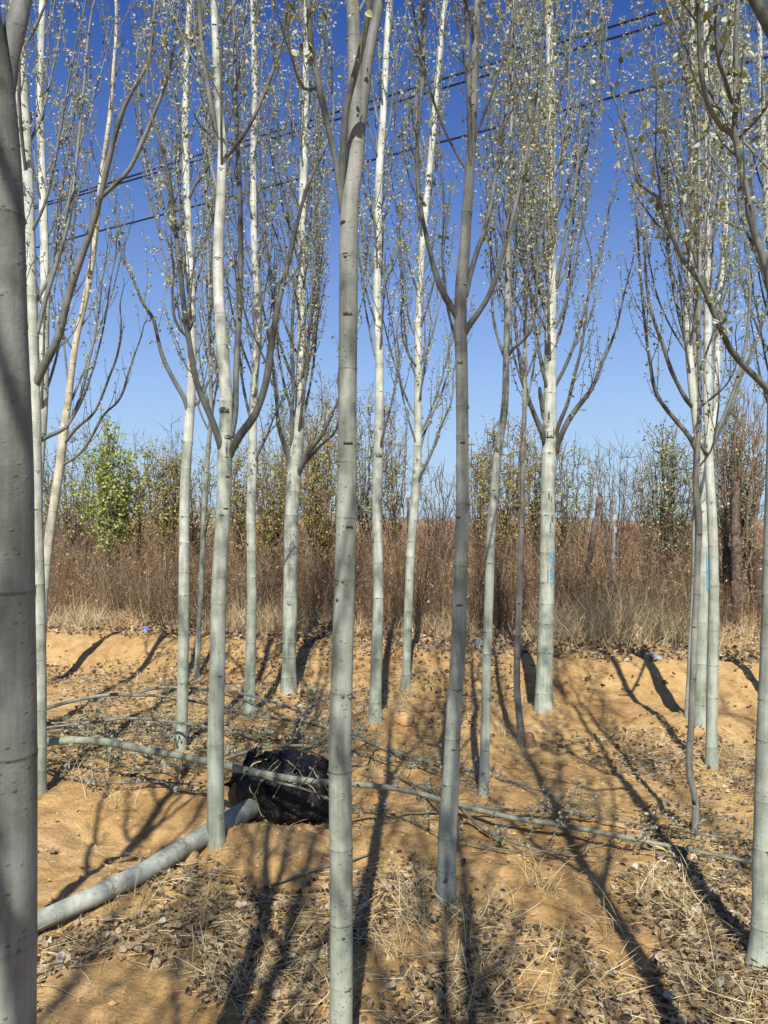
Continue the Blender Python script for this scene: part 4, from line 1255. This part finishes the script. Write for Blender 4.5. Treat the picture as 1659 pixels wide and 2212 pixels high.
fallen('felled treetop with dark curved limb arching across behind the left trunks',
       [(20, 1545, 11), (92, 1532, 10, 6.0), (175, 1510, 9, 6.0), (250, 1500, 9, 6.0), (285, 1501, 8, 5.95), (325, 1488, 8, 5.95), (385, 1485, 7, 5.9), (425, 1487, 6, 5.8), (490, 1493, 6, 5.7), (575, 1512, 6, 5.5), (630, 1531, 6, 5.35), (710, 1568, 5, 5.1), (760, 1590, 5, 5.0), (829, 1617, 5), (879, 1634, 5), (954, 1654, 5), (1004, 1661, 5), (1079, 1680, 5), (1154, 1704, 4), (1254, 1744, 3)],
       [[(285, 1502, 7, 5.95), (325, 1502, 6, 5.9), (400, 1512, 6, 5.8), (450, 1522, 5, 5.7), (500, 1537, 5, 5.6), (540, 1546, 5, 5.5), (625, 1556, 5, 5.4), (710, 1574, 4, 5.2), (790, 1600, 4)],
        [(879, 1634, 4), (940, 1640, 3), (1000, 1662, 3), (1060, 1690, 3)],
        [(829, 1617, 4), (900, 1650, 4), (960, 1672, 4), (1040, 1700, 3)],
        [(425, 1487, 4, 5.8), (480, 1500, 3, 5.75), (540, 1520, 3, 5.6), (590, 1550, 3, 5.4)]], 302, BARK_DARK)
fallen('felled leafy crown of low dark branches spread over the litter at left',
       [(20, 1590, 9), (95, 1573, 7, 5.6), (200, 1560, 7, 5.6), (275, 1552, 7, 5.55), (350, 1557, 6, 5.45), (425, 1567, 6, 5.35), (500, 1582, 5, 5.2), (560, 1597, 5), (640, 1600, 4), (720, 1606, 3)],
       [[(92, 1582, 6), (165, 1582, 5), (280, 1580, 4), (325, 1577, 4), (400, 1590, 3)],
        [(40, 1640, 6), (90, 1657, 5), (150, 1679, 5), (240, 1691, 4), (350, 1689, 4), (445, 1699, 3)],
        [(100, 1560, 5), (200, 1575, 4), (260, 1610, 4), (340, 1640, 3), (420, 1660, 3)],
        [(150, 1600, 4), (240, 1640, 4), (300, 1660, 3), (380, 1672, 3)],
        [(485, 1640, 7, 4.5), (530, 1625, 7, 4.55), (600, 1612, 6, 4.6), (700, 1613, 6, 4.62), (760, 1622, 5), (829, 1642, 4), (930, 1650, 3)],
        [(300, 1560, 4), (360, 1600, 3), (440, 1620, 3), (520, 1640, 3)]], 303, BARK_DARK, dens=1.5, leaf=0.027)

# a loose stick and a wood stub
c = np.array([(*P(x, y, G(x, y)), w * 3.4 / F / 2) for x, y, w in ((585, 1921, 5), (620, 1908, 6), (665, 1892, 7), (712, 1878, 7), (770, 1862, 6), (812, 1848, 5))])
c[:, 2] += 0.018
ln = catmull(c, 0.04)
tb = Tubes()
tb.add(ln[:, :3], ln[:, 3], 7, cap=True)
tag(link('stick', tb.mesh('stick', ln[5, :3]), FELL_TWIG, None, ln[5, :3]), 'bare brown stick lying on the soil behind the middle trunk', 'stick')
Yd = G(1142, 1610)
c = P(1142, 1600, Yd)
tb = Tubes()
zz = ground_h(c[0], Yd)
tb.add(np.array([(c[0], Yd, zz - 0.05), (c[0] + 0.004, Yd, zz + 0.03), (c[0] - 0.004, Yd + 0.01, zz + 0.07), (c[0] - 0.006, Yd + 0.012, zz + 0.085)]), [0.046, 0.045, 0.042, 0.03], 10, cap=True)
tag(link('wood_stub', tb.mesh('wood_stub', (c[0], Yd, zz)), simple('cut_wood', (0.14, 0.08, 0.04), (0.28, 0.17, 0.09), 40, 0.9, 0.5), None, (c[0], Yd, zz)), 'small sawn wood stub at the foot of the thin kinked stem', 'stump')

# scraps of plastic and clods
SCRAP_GREY = simple('grey_plastic', (0.17, 0.17, 0.17), (0.31, 0.31, 0.305), 30, 0.5, 0.4)
SCRAP_BLUE = simple('blue_plastic', (0.05, 0.07, 0.30), (0.30, 0.34, 0.55), 40, 0.4, 0.4)
CLAYW = simple('pale_clay', (0.38, 0.34, 0.28), (0.56, 0.52, 0.46), 40, 0.95, 0.5)


def lump(name, px, py, w, h, mat, label, cat, seed, group=None, rough=0.3):
    Yd = G(px, py + h / 2)
    m = Yd / F * (0.72 if name == 'pale_clod' else 1.0)
    g0 = P(px, py + h / 2, Yd)
    zz = ground_h(g0[0], Yd)
    nu_, nv_ = 18, 11
    V = []
    rx, rz = w * m / 2, max(h * m * 0.62, 0.006)
    for bb in range(nv_):
        v = -math.pi / 2 + math.pi * bb / (nv_ - 1)
        for a in range(nu_):
            u = 2 * math.pi * a / nu_
            d = Vector((math.cos(v) * math.cos(u), math.cos(v) * math.sin(u), math.sin(v)))
            s = 1 + rough * noise.noise(d * 1.6 + Vector((seed, 0, 0))) * 1.3 + rough * 0.8 * noise.noise(d * 4.0 + Vector((0, seed, 0))) + rough * 0.3 * noise.noise(d * 9.0)
            V.append((d.x * rx * s, d.y * rx * 0.8 * s, d.z * rz * s + rz * 0.55))
    Q = [(bb * nu_ + a, bb * nu_ + (a + 1) % nu_, (bb + 1) * nu_ + (a + 1) % nu_, (bb + 1) * nu_ + a) for bb in range(nv_ - 1) for a in range(nu_)]
    o = link(name, fast_mesh(name, V, Q, smooth_=rough < 0.4), mat, None, (g0[0], Yd, zz))
    return tag(o, label, cat, group)


lump('plastic_bag', 1410, 1418, 36, 13, SCRAP_GREY, 'crumpled grey white plastic bag on the bank at right', 'plastic bag', 1, rough=0.5)
lump('plastic_scrap', 1034, 1388, 16, 22, SCRAP_GREY, 'grey plastic scrap standing in litter right of the V limbed poplar', 'plastic scrap', 2, rough=0.6)
lump('plastic_scrap', 313, 1360, 18, 10, SCRAP_BLUE, 'blue plastic scrap on the bank edge at left', 'plastic scrap', 3, rough=0.6)
lump('soil_clod', 874, 1552, 38, 26, CLOD, 'big rounded soil clod at the foot of the slim white poplar', 'soil clod', 4, rough=0.22)
lump('soil_clod', 408, 1850, 44, 30, CLOD, 'large sandy clod on the mound in front of the lying log', 'soil clod', 5, rough=0.25)
lump('pale_clod', 173, 1987, 24, 18, CLAYW, 'whitish clay lump directly under the lying log', 'clay lump', 6, rough=0.45)
lump('pale_clod', 133, 2065, 34, 30, CLAYW, 'angular pale lump beside the shaded left edge trunk', 'clay lump', 7, rough=0.5)
lump('pale_clod', 640, 2156, 22, 17, CLAYW, 'small white lump near the bottom, left of the middle trunk', 'clay lump', 8, rough=0.45)
lump('pale_clod', 466, 1876, 14, 18, CLAYW, 'whitish crumb standing on the mound below the forked pale poplar', 'clay lump', 9, rough=0.5)
lump('pale_clod', 1560, 2118, 26, 34, CLAYW, 'white crumpled lump in the leaf litter at bottom right', 'clay lump', 10, rough=0.5)
lump('pale_clod', 1553, 2068, 20, 24, CLAYW, 'pale lump between the right edge trunk and its shadow', 'clay lump', 11, rough=0.5)
lump('stone', 568, 1770, 10, 7, simple('grey_stone', (0.20, 0.19, 0.19), (0.34, 0.32, 0.31), 40, 0.8, 0.3), 'small grey stone on the mound below the root ball', 'stone', 12, rough=0.25)

# ------------------------------------------------------------------ ground litter
rng = np.random.default_rng(77)
PATCH = []     # x, y, radius, weight
for px, py, r, w in ((450, 1960, 0.45, 1.0), (420, 2120, 0.45, 1.0), (620, 2100, 0.40, 1.0), (560, 2000, 0.35, 0.8), (860, 2080, 0.40, 1.0), (860, 1980, 0.4, 0.7), (1000, 2160, 0.25, 0.8),
                     (1590, 1640, 0.5, 1.2), (1450, 1640, 0.5, 0.8), (1480, 1900, 0.45, 1.0), (1540, 2000, 0.45, 1.2), (1400, 2100, 0.35, 1.0), (1560, 1780, 0.4, 1.1), (1640, 1700, 0.5, 1.0), (1480, 2180, 0.3, 1.1),
                     (250, 1600, 0.7, 1.0), (450, 1590, 0.7, 1.0), (350, 1680, 0.5, 0.9), (600, 1580, 0.6, 0.8), (200, 1500, 0.8, 0.7), (430, 1450, 0.9, 0.8), (560, 1460, 0.8, 0.8), (720, 1500, 0.8, 0.6),
                     (930, 1480, 0.6, 0.6), (1010, 1560, 0.6, 0.7), (1050, 1480, 0.6, 0.5), (1300, 1620, 0.6, 0.6), (1400, 1560, 0.6, 0.6), (1230, 1950, 0.25, 0.5), (1060, 1950, 0.3, 0.8), (160, 2150, 0.3, 0.5), (330, 2040, 0.3, 0.7),
                     (1250, 2060, 0.2, 0.3), (700, 1900, 0.3, 0.3), (180, 1420, 0.6, 0.8), (310, 1440, 0.7, 0.9), (120, 1460, 0.5, 0.8), (470, 1420, 0.5, 0.7), (720, 1450, 0.6, 0.6), (1090, 1440, 0.4, 0.6), (1290, 1470, 0.4, 0.5), (1420, 1490, 0.4, 0.5), (1600, 1500, 0.4, 0.6)):
    Yd = G(px, py)
    q = P(px, py, Yd)
    PATCH.append((q[0], Yd, r * 1.15, w))


CLEAR = []     # swept or freshly dug patches of bare soil
for px, py, r, w in ((1200, 1990, 0.26, 1.2), (1150, 2130, 0.2, 1.0), (1250, 1870, 0.4, 1.1), (1180, 1700, 0.5, 1.0), (1280, 1560, 0.7, 0.8), (1080, 1850, 0.3, 1.0), (620, 1850, 0.3, 1.1), (560, 1800, 0.3, 1.1), (250, 1800, 0.6, 1.2), (180, 2170, 0.2, 0.9), (320, 1700, 0.4, 0.7), (1480, 1480, 0.6, 0.7), (900, 1620, 0.5, 0.8)):
    Yd = G(px, py)
    CLEAR.append((P(px, py, Yd)[0], Yd, r, w))


def litter_density(x, y):
    s = 0.0
    for a, b_, r, w in PATCH:
        d2 = ((x - a) ** 2 + (y - b_) ** 2) / (r * r)
        if d2 < 6:
            s += w * math.exp(-d2 * 1.3)
    for a, b_, r, w in CLEAR:
        d2 = ((x - a) ** 2 + (y - b_) ** 2) / (r * r)
        if d2 < 6:
            s -= w * math.exp(-d2)
    if s < 0:
        return 0.02
    n = 0.25 + 1.1 * noise.noise((x * 2.1, y * 2.1, 4.4)) + 0.5 * noise.noise((x * 6, y * 6, 8.8))
    yb = 8.35 - 0.27 * x
    if y > yb - 0.1:
        s += 0.9
    return max(0.0, s * (0.35 + n) + 0.10 * n)


def scatter(n, x0, x1, y0, y1, dens=litter_density, power=1.0):
    out = []
    tries = 0
    while len(out) < n and tries < n * 25:
        tries += 1
        y = y0 + (y1 - y0) * rng.random() ** 1.5
        half = 0.50 * y + 0.35
        x = rng.uniform(max(x0, -half), min(x1, half))
        if rng.random() < min(1.0, dens(x, y)) ** power:
            out.append((x, y))
    return out


def leaf_litter(pts, name, mat, smin, smax, label, cat, lift=0.02):
    n = len(pts)
    c = np.array([(x, y, ground_h(x, y)) for x, y in pts])
    c[:, 2] += np.abs(rng.normal(size=n)) * lift * 0.6 + 0.004
    s = rng.uniform(smin, smax, n)
    a = rng.uniform(0, 6.28, n)
    d = np.stack([np.cos(a), np.sin(a), rng.normal(size=n) * 0.6], axis=1)
    d /= np.linalg.norm(d, axis=1)[:, None]
    nrm = np.stack([rng.normal(size=n) * 0.55, rng.normal(size=n) * 0.55, np.ones(n)], axis=1)
    side = np.cross(d, nrm)
    side /= np.linalg.norm(side, axis=1)[:, None]
    nr = np.cross(side, d)
    L = s[:, None]
    w = (s * rng.uniform(0.28, 0.5, n))[:, None]
    curl = rng.uniform(-0.6, 1.4, n)[:, None]
    cv = rng.uniform(-0.3, 0.9, n)[:, None]
    cols = []
    for f, wf in ((-0.5, 0.12), (-0.28, 0.85), (0.02, 1.0), (0.30, 0.62), (0.5, 0.05)):
        mid = c + d * L * f + nr * L * cv * (f * f * 2)
        for sgn in (-1, 0, 1):
            j = 1 + 0.25 * rng.normal(size=(n, 1))
            cols.append(mid + side * w * wf * sgn * j + nr * w * curl * abs(sgn) * wf)
    V = np.stack(cols, axis=1).reshape(-1, 3)
    i = (np.arange(n) * 15)[:, None]
    Q = []
    for r in range(4):
        for k in range(2):
            q0 = r * 3 + k
            Q.append(i + np.array([[q0, q0 + 1, q0 + 4, q0 + 3]]))
    o = link(name, fast_mesh(name, V, np.concatenate(Q), smooth_=False), mat)
    return tag(o, label, cat, kind='stuff')


leaf_litter(scatter(19000, -5, 5, 1.9, 8.6, power=1.3), 'leaf_litter', DRYLEAF, 0.010, 0.038, 'brown curled dead leaves strewn over the sandy soil', 'leaf litter')
leaf_litter(scatter(7000, -6, 6, 7.2, 11.5, lambda x, y: 1.0 if y > 8.3 - 0.27 * x else 0.05), 'bank_litter', DRYLEAF, 0.02, 0.06, 'tan dead leaves drifted on the low bank below the weeds', 'leaf litter', 0.04)


def blades(specs, name, mat, label, cat):
    """specs: base point, direction, length, width, curl down"""
    n = len(specs)
    b0 = np.array([s[0] for s in specs])
    d = np.array([s[1] for s in specs], float)
    d /= np.linalg.norm(d, axis=1)[:, None]
    L = np.array([s[2] for s in specs])[:, None]
    w = np.array([s[3] for s in specs])[:, None]
    cu = np.array([s[4] for s in specs])[:, None]
    side = np.cross(d, np.stack([rng.normal(size=n) * 0.4, rng.normal(size=n) * 0.4 - 0.8, rng.normal(size=n) * 0.5], axis=1))
    side /= np.linalg.norm(side, axis=1)[:, None] + 1e-9
    cols = []
    K = 5
    bend = rng.normal(size=(n, 3)) * 0.25
    for k in range(K):
        f = k / (K - 1)
        p = b0 + d * L * f + bend * L * f * f * 0.6 + np.array((0, 0, -1.0)) * L * cu * f * f
        ww = w * (1 - 0.8 * f ** 1.5)
        cols += [p - side * ww / 2, p + side * ww / 2]
    V = np.stack(cols, axis=1).reshape(-1, 3)
    i = (np.arange(n) * 2 * K)[:, None]
    Q = np.concatenate([i + np.array([[2 * k, 2 * k + 1, 2 * k + 3, 2 * k + 2]]) for k in range(K - 1)])
    o = link(name, fast_mesh(name, V, Q, smooth_=False), mat)
    return tag(o, label, cat, kind='stuff')


# flattened straws over the litter
sp_ = []
for x, y in scatter(17000, -5, 5, 1.9, 8.4, power=1.0):
    z = ground_h(x, y)
    a = rng.uniform(0, 6.28)
    L = rng.uniform(0.03, 0.17)
    sp_.append(((x, y, z + rng.uniform(0.004, 0.03)), (math.cos(a), math.sin(a), rng.normal() * 0.14 + 0.05), L, rng.uniform(0.0014, 0.0034), rng.uniform(0, 0.12)))
# standing tufts (photo positions)
for px, py, cnt, ln_ in ((440, 1960, 60, 0.16), (300, 1960, 25, 0.2), (250, 1745, 40, 0.16), (420, 2080, 40, 0.16), (520, 2140, 60, 0.2), (600, 2060, 40, 0.15), (690, 2130, 40, 0.15), (880, 1960, 70, 0.16), (910, 2000, 60, 0.16), (850, 2060, 50, 0.16),
                         (960, 2060, 30, 0.2), (1020, 2000, 25, 0.22), (1055, 1970, 30, 0.16), (1160, 1900, 40, 0.12), (1180, 1925, 30, 0.14), (1410, 1930, 60, 0.2), (1470, 1930, 30, 0.16), (1500, 1990, 30, 0.18), (1330, 2010, 16, 0.25),
                         (1420, 1610, 50, 0.16), (1600, 1640, 60, 0.2), (1570, 1680, 50, 0.2), (1440, 1580, 40, 0.16), (880, 1500, 120, 0.16), (860, 1520, 80, 0.15), (1090, 1590, 20, 0.15), (1060, 2120, 40, 0.15), (1120, 2080, 30, 0.15), (740, 1990, 25, 0.15),
                         (1540, 2150, 40, 0.2), (1620, 2190, 30, 0.2), (1280, 2150, 14, 0.2), (180, 1690, 40, 0.2), (230, 1720, 40, 0.2), (600, 1460, 40, 0.15), (300, 1470, 40, 0.15), (1180, 2170, 20, 0.18)):
    Yd = G(px, py)
    q = P(px, py, Yd)
    for _ in range(cnt):
        x, y = q[0] + rng.normal() * 0.045, Yd + rng.normal() * 0.045
        z = ground_h(x, y)
        sp_.append(((x, y, z), (rng.normal() * 0.6, rng.normal() * 0.6, rng.uniform(0.25, 1.2)), ln_ * rng.uniform(0.4, 1.4), rng.uniform(0.0016, 0.0038), rng.uniform(0.05, 0.5)))
for fx, fy, fw in FEET:
    Yd = G(fx, fy)
    q = P(fx, fy, Yd)
    rr_ = fw * Yd / F / 2
    for _ in range(26):
        a = rng.uniform(0, 6.28)
        x, y = q[0] + math.cos(a) * (rr_ + abs(rng.normal()) * 0.03), Yd + rr_ * 0.6 + math.sin(a) * (rr_ + abs(rng.normal()) * 0.03)
        sp_.append(((x, y, ground_h(x, y)), (rng.normal() * 0.7, rng.normal() * 0.7, rng.uniform(0.1, 0.9)), rng.uniform(0.03, 0.13), rng.uniform(0.0016, 0.0035), rng.uniform(0.05, 0.5)))
# single tall wisps
for px, py, tx, ty in ((965, 2080, 1000, 1820), (1000, 2200, 1060, 1990), (1010, 2050, 1005, 1870), (1180, 2190, 1240, 1985), (1340, 2060, 1372, 1980), (1310, 2030, 1305, 1945), (1500, 1905, 1480, 1830), (500, 1780, 520, 1720), (250, 1955, 256, 1850), (1410, 1935, 1412, 1830), (420, 2190, 440, 2080), (480, 2180, 520, 2060), (560, 2140, 600, 2000), (1290, 1905, 1290, 1840)):
    Yd = G(px, py)
    q = P(px, py, Yd)
    e = P(tx, ty, Yd + rng.normal() * 0.03)
    d = e - q
    L = np.linalg.norm(d)
    for _ in range(2):
        sp_.append((q + np.array((rng.normal() * 0.01, rng.normal() * 0.01, 0)), d + rng.normal(size=3) * 0.04 * L, L * rng.uniform(0.7, 1.0), 0.0035, 0.03))
blades(sp_, 'dry_grass', STRAW, 'scattered dry straw and wispy dead grass tufts', 'dry grass')

# dead twigs dropped among the felled tops
tw_ = []
for px, py, cnt, sx, sy in ((250, 1560, 170, 0.75, 0.45), (450, 1560, 150, 0.7, 0.45), (300, 1660, 120, 0.6, 0.3), (600, 1570, 120, 0.6, 0.4), (880, 1640, 80, 0.5, 0.35), (200, 1470, 90, 0.9, 0.5), (1100, 1760, 90, 0.5, 0.25), (1400, 1820, 60, 0.4, 0.2), (1500, 1700, 60, 0.5, 0.4), (700, 1480, 70, 0.8, 0.4)):
    Yd = G(px, py)
    q = P(px, py, Yd)
    for _ in range(cnt):
        x, y = q[0] + rng.normal() * sx, Yd + rng.normal() * sy
        a = rng.normal() * 0.9 + (math.pi if rng.random() < 0.4 else 0)
        tw_.append(((x, y, ground_h(x, y) + rng.uniform(0.005, 0.06)), (math.cos(a), math.sin(a), rng.normal() * 0.14), rng.uniform(0.06, 0.4), rng.uniform(0.0025, 0.006), rng.uniform(0.0, 0.1)))
blades(tw_, 'fallen_twigs', FELL_TWIG, 'thin dead twigs dropped on the soil round the felled tops', 'twigs')

# straw fringe along the bank foot of the weeds
sp_ = []
for _ in range(19000):
    x = rng.uniform(-7, 7)
    yb = 9.7 - 0.20 * x
    y = yb + rng.normal() * 0.45 + 0.15
    n = noise.noise((x * 0.9, y * 0.6, 2.0)) + 0.3 * noise.noise((x * 3, y * 3, 5.0))
    if rng.random() > 0.22 + n * 2.2 + (0.35 if 1.7 < x < 3.4 else 0):
        continue
    tall = 0.27 + 0.26 * max(0, n) + 0.08 * rng.normal() + (0.20 if 1.7 < x < 3.4 else 0)
    z = ground_h(x, y)
    sp_.append(((x, y, z), (rng.normal() * 0.45, rng.normal() * 0.45 - 0.1, 1.0), max(0.08, tall), rng.uniform(0.003, 0.006), rng.uniform(0.05, 0.5)))
blades(sp_, 'straw_grass', STRAW_OLD, 'pale straw coloured grass along the foot of the weeds', 'dry grass')

# weed belt: branching dry stems
def weeds(n, yfun, hfun, name, mat, label, width=0.006, xr=(-8.5, 8.5), cross=True):
    sp2 = []
    for _ in range(n):
        x = rng.uniform(*xr)
        y = yfun(x)
        z = ground_h(x, y)
        h = hfun(x, y)
        lean = rng.normal(size=2) * (0.17 if rng.random() < 0.7 else 0.5)
        d = np.array((lean[0], lean[1], 1.0))
        b0 = np.array((x, y, z))
        sp2.append((b0, d, h, width * rng.uniform(0.8, 1.5), rng.uniform(0, 0.08)))
        for _k in range(int(rng.integers(3, 7))):
            f = rng.uniform(0.15, 0.9)
            b1 = b0 + d * h * f
            dd = np.array((rng.normal() * 0.75, rng.normal() * 0.75, rng.uniform(0.15, 1.0)))
            sp2.append((b1, dd, h * rng.uniform(0.14, 0.36), width * rng.uniform(0.45, 0.95), rng.uniform(-0.2, 0.35)))
    return blades(sp2, name, mat, label, 'weeds')


weeds(6800, lambda x: 9.9 - 0.16 * x + 0.65 * noise.noise((x * 0.9, 6.1, 0)) + abs(rng.normal()) * 1.3 + rng.random() * 0.6, lambda x, y: (0.60 + 0.40 * noise.noise((x * 0.95, y * 0.8, 1)) + 0.13 * rng.normal()) * (0.75 + 0.28 * min(1.5, max(0, y - 10 + 0.16 * x))), 'dry_weeds', WEED, 'dense belt of brown dry weeds behind the bank')
weeds(5200, lambda x: 11.6 - 0.1 * x + rng.random() * 5.0, lambda x, y: 1.08 + 0.014 * x + 0.40 * noise.noise((x * 0.8, y * 0.7, 3)) + 0.13 * rng.normal(), 'tall_weeds', WEED, 'taller brown weeds deeper in the belt', 0.008, (-11, 11))
weeds(3000, lambda x: 17 + 24 * rng.random(), lambda x, y: 1.16 + 0.10 * rng.normal(), 'reddish_shrubs', RED_SHRUB, 'dull reddish shrub field beyond the weeds', 0.016, (-22, 22))
weeds(2200, lambda x: 40 + 60 * rng.random(), lambda x, y: 1.35 + 0.14 * rng.normal(), 'far_shrubs', RED_SHRUB, 'far reddish shrubs under the horizon', 0.045, (-60, 60))
# chaff: pale seed heads and leaf rags hanging in the weeds
cl = Leaves(4242)
for _ in range(2600):
    x = rng.uniform(-7.5, 7.5)
    y = 9.9 - 0.16 * x + abs(rng.normal()) * 1.2
    z = ground_h(x, y) + rng.random() ** 1.3 * 0.95
    cl.cluster(np.array((x, y, z)), rng.normal(size=3), 0.03 * rng.uniform(0.5, 1.3), int(rng.integers(1, 4)))
CHAFF = islands('dry_chaff', [(0.0, (0.12, 0.07, 0.04)), (0.6, (0.26, 0.17, 0.10)), (0.9, (0.42, 0.33, 0.22)), (1.0, (0.70, 0.66, 0.58))], 0.9, 0.15)
tag(link('weed_chaff', cl.mesh('weed_chaff', (0, 0, 0)), CHAFF), 'withered leaf rags and pale seed heads hanging in the weeds', 'weeds', kind='stuff')

# small crumbs of soil
cr = []
Vc, Qc, nn = [], [], 0
pts_c = scatter(9000, -4.5, 4.5, 1.9, 7.8, lambda x, y: 0.35 + 0.8 * max(0, noise.noise((x * 1.6, y * 1.6, 9))))
base_v = np.array([(1, 0, 0), (0, 1, 0), (-1, 0, 0), (0, -1, 0), (0, 0, 1), (0, 0, -0.6)], float)
tris = np.array([(0, 1, 4), (1, 2, 4), (2, 3, 4), (3, 0, 4), (1, 0, 5), (2, 1, 5), (3, 2, 5), (0, 3, 5)])
Vc = []
for x, y in pts_c:
    s = 0.003 + 0.013 * rng.random() ** 5
    a = rng.uniform(0, 6.28)
    ca, sa = math.cos(a), math.sin(a)
    v = base_v * s * rng.uniform(0.6, 1.4, (6, 3))
    v = np.stack([v[:, 0] * ca - v[:, 1] * sa, v[:, 0] * sa + v[:, 1] * ca, v[:, 2]], axis=1)
    Vc.append(v + np.array((x, y, ground_h(x, y) + s * 0.25)))
Tc = (np.arange(len(pts_c)) * 6)[:, None, None] + tris[None]
tag(link('soil_crumbs', fast_mesh('soil_crumbs', np.concatenate(Vc), None, Tc.reshape(-1, 3), smooth_=False), CLOD), 'loose crumbs of sandy soil', 'soil', kind='stuff')
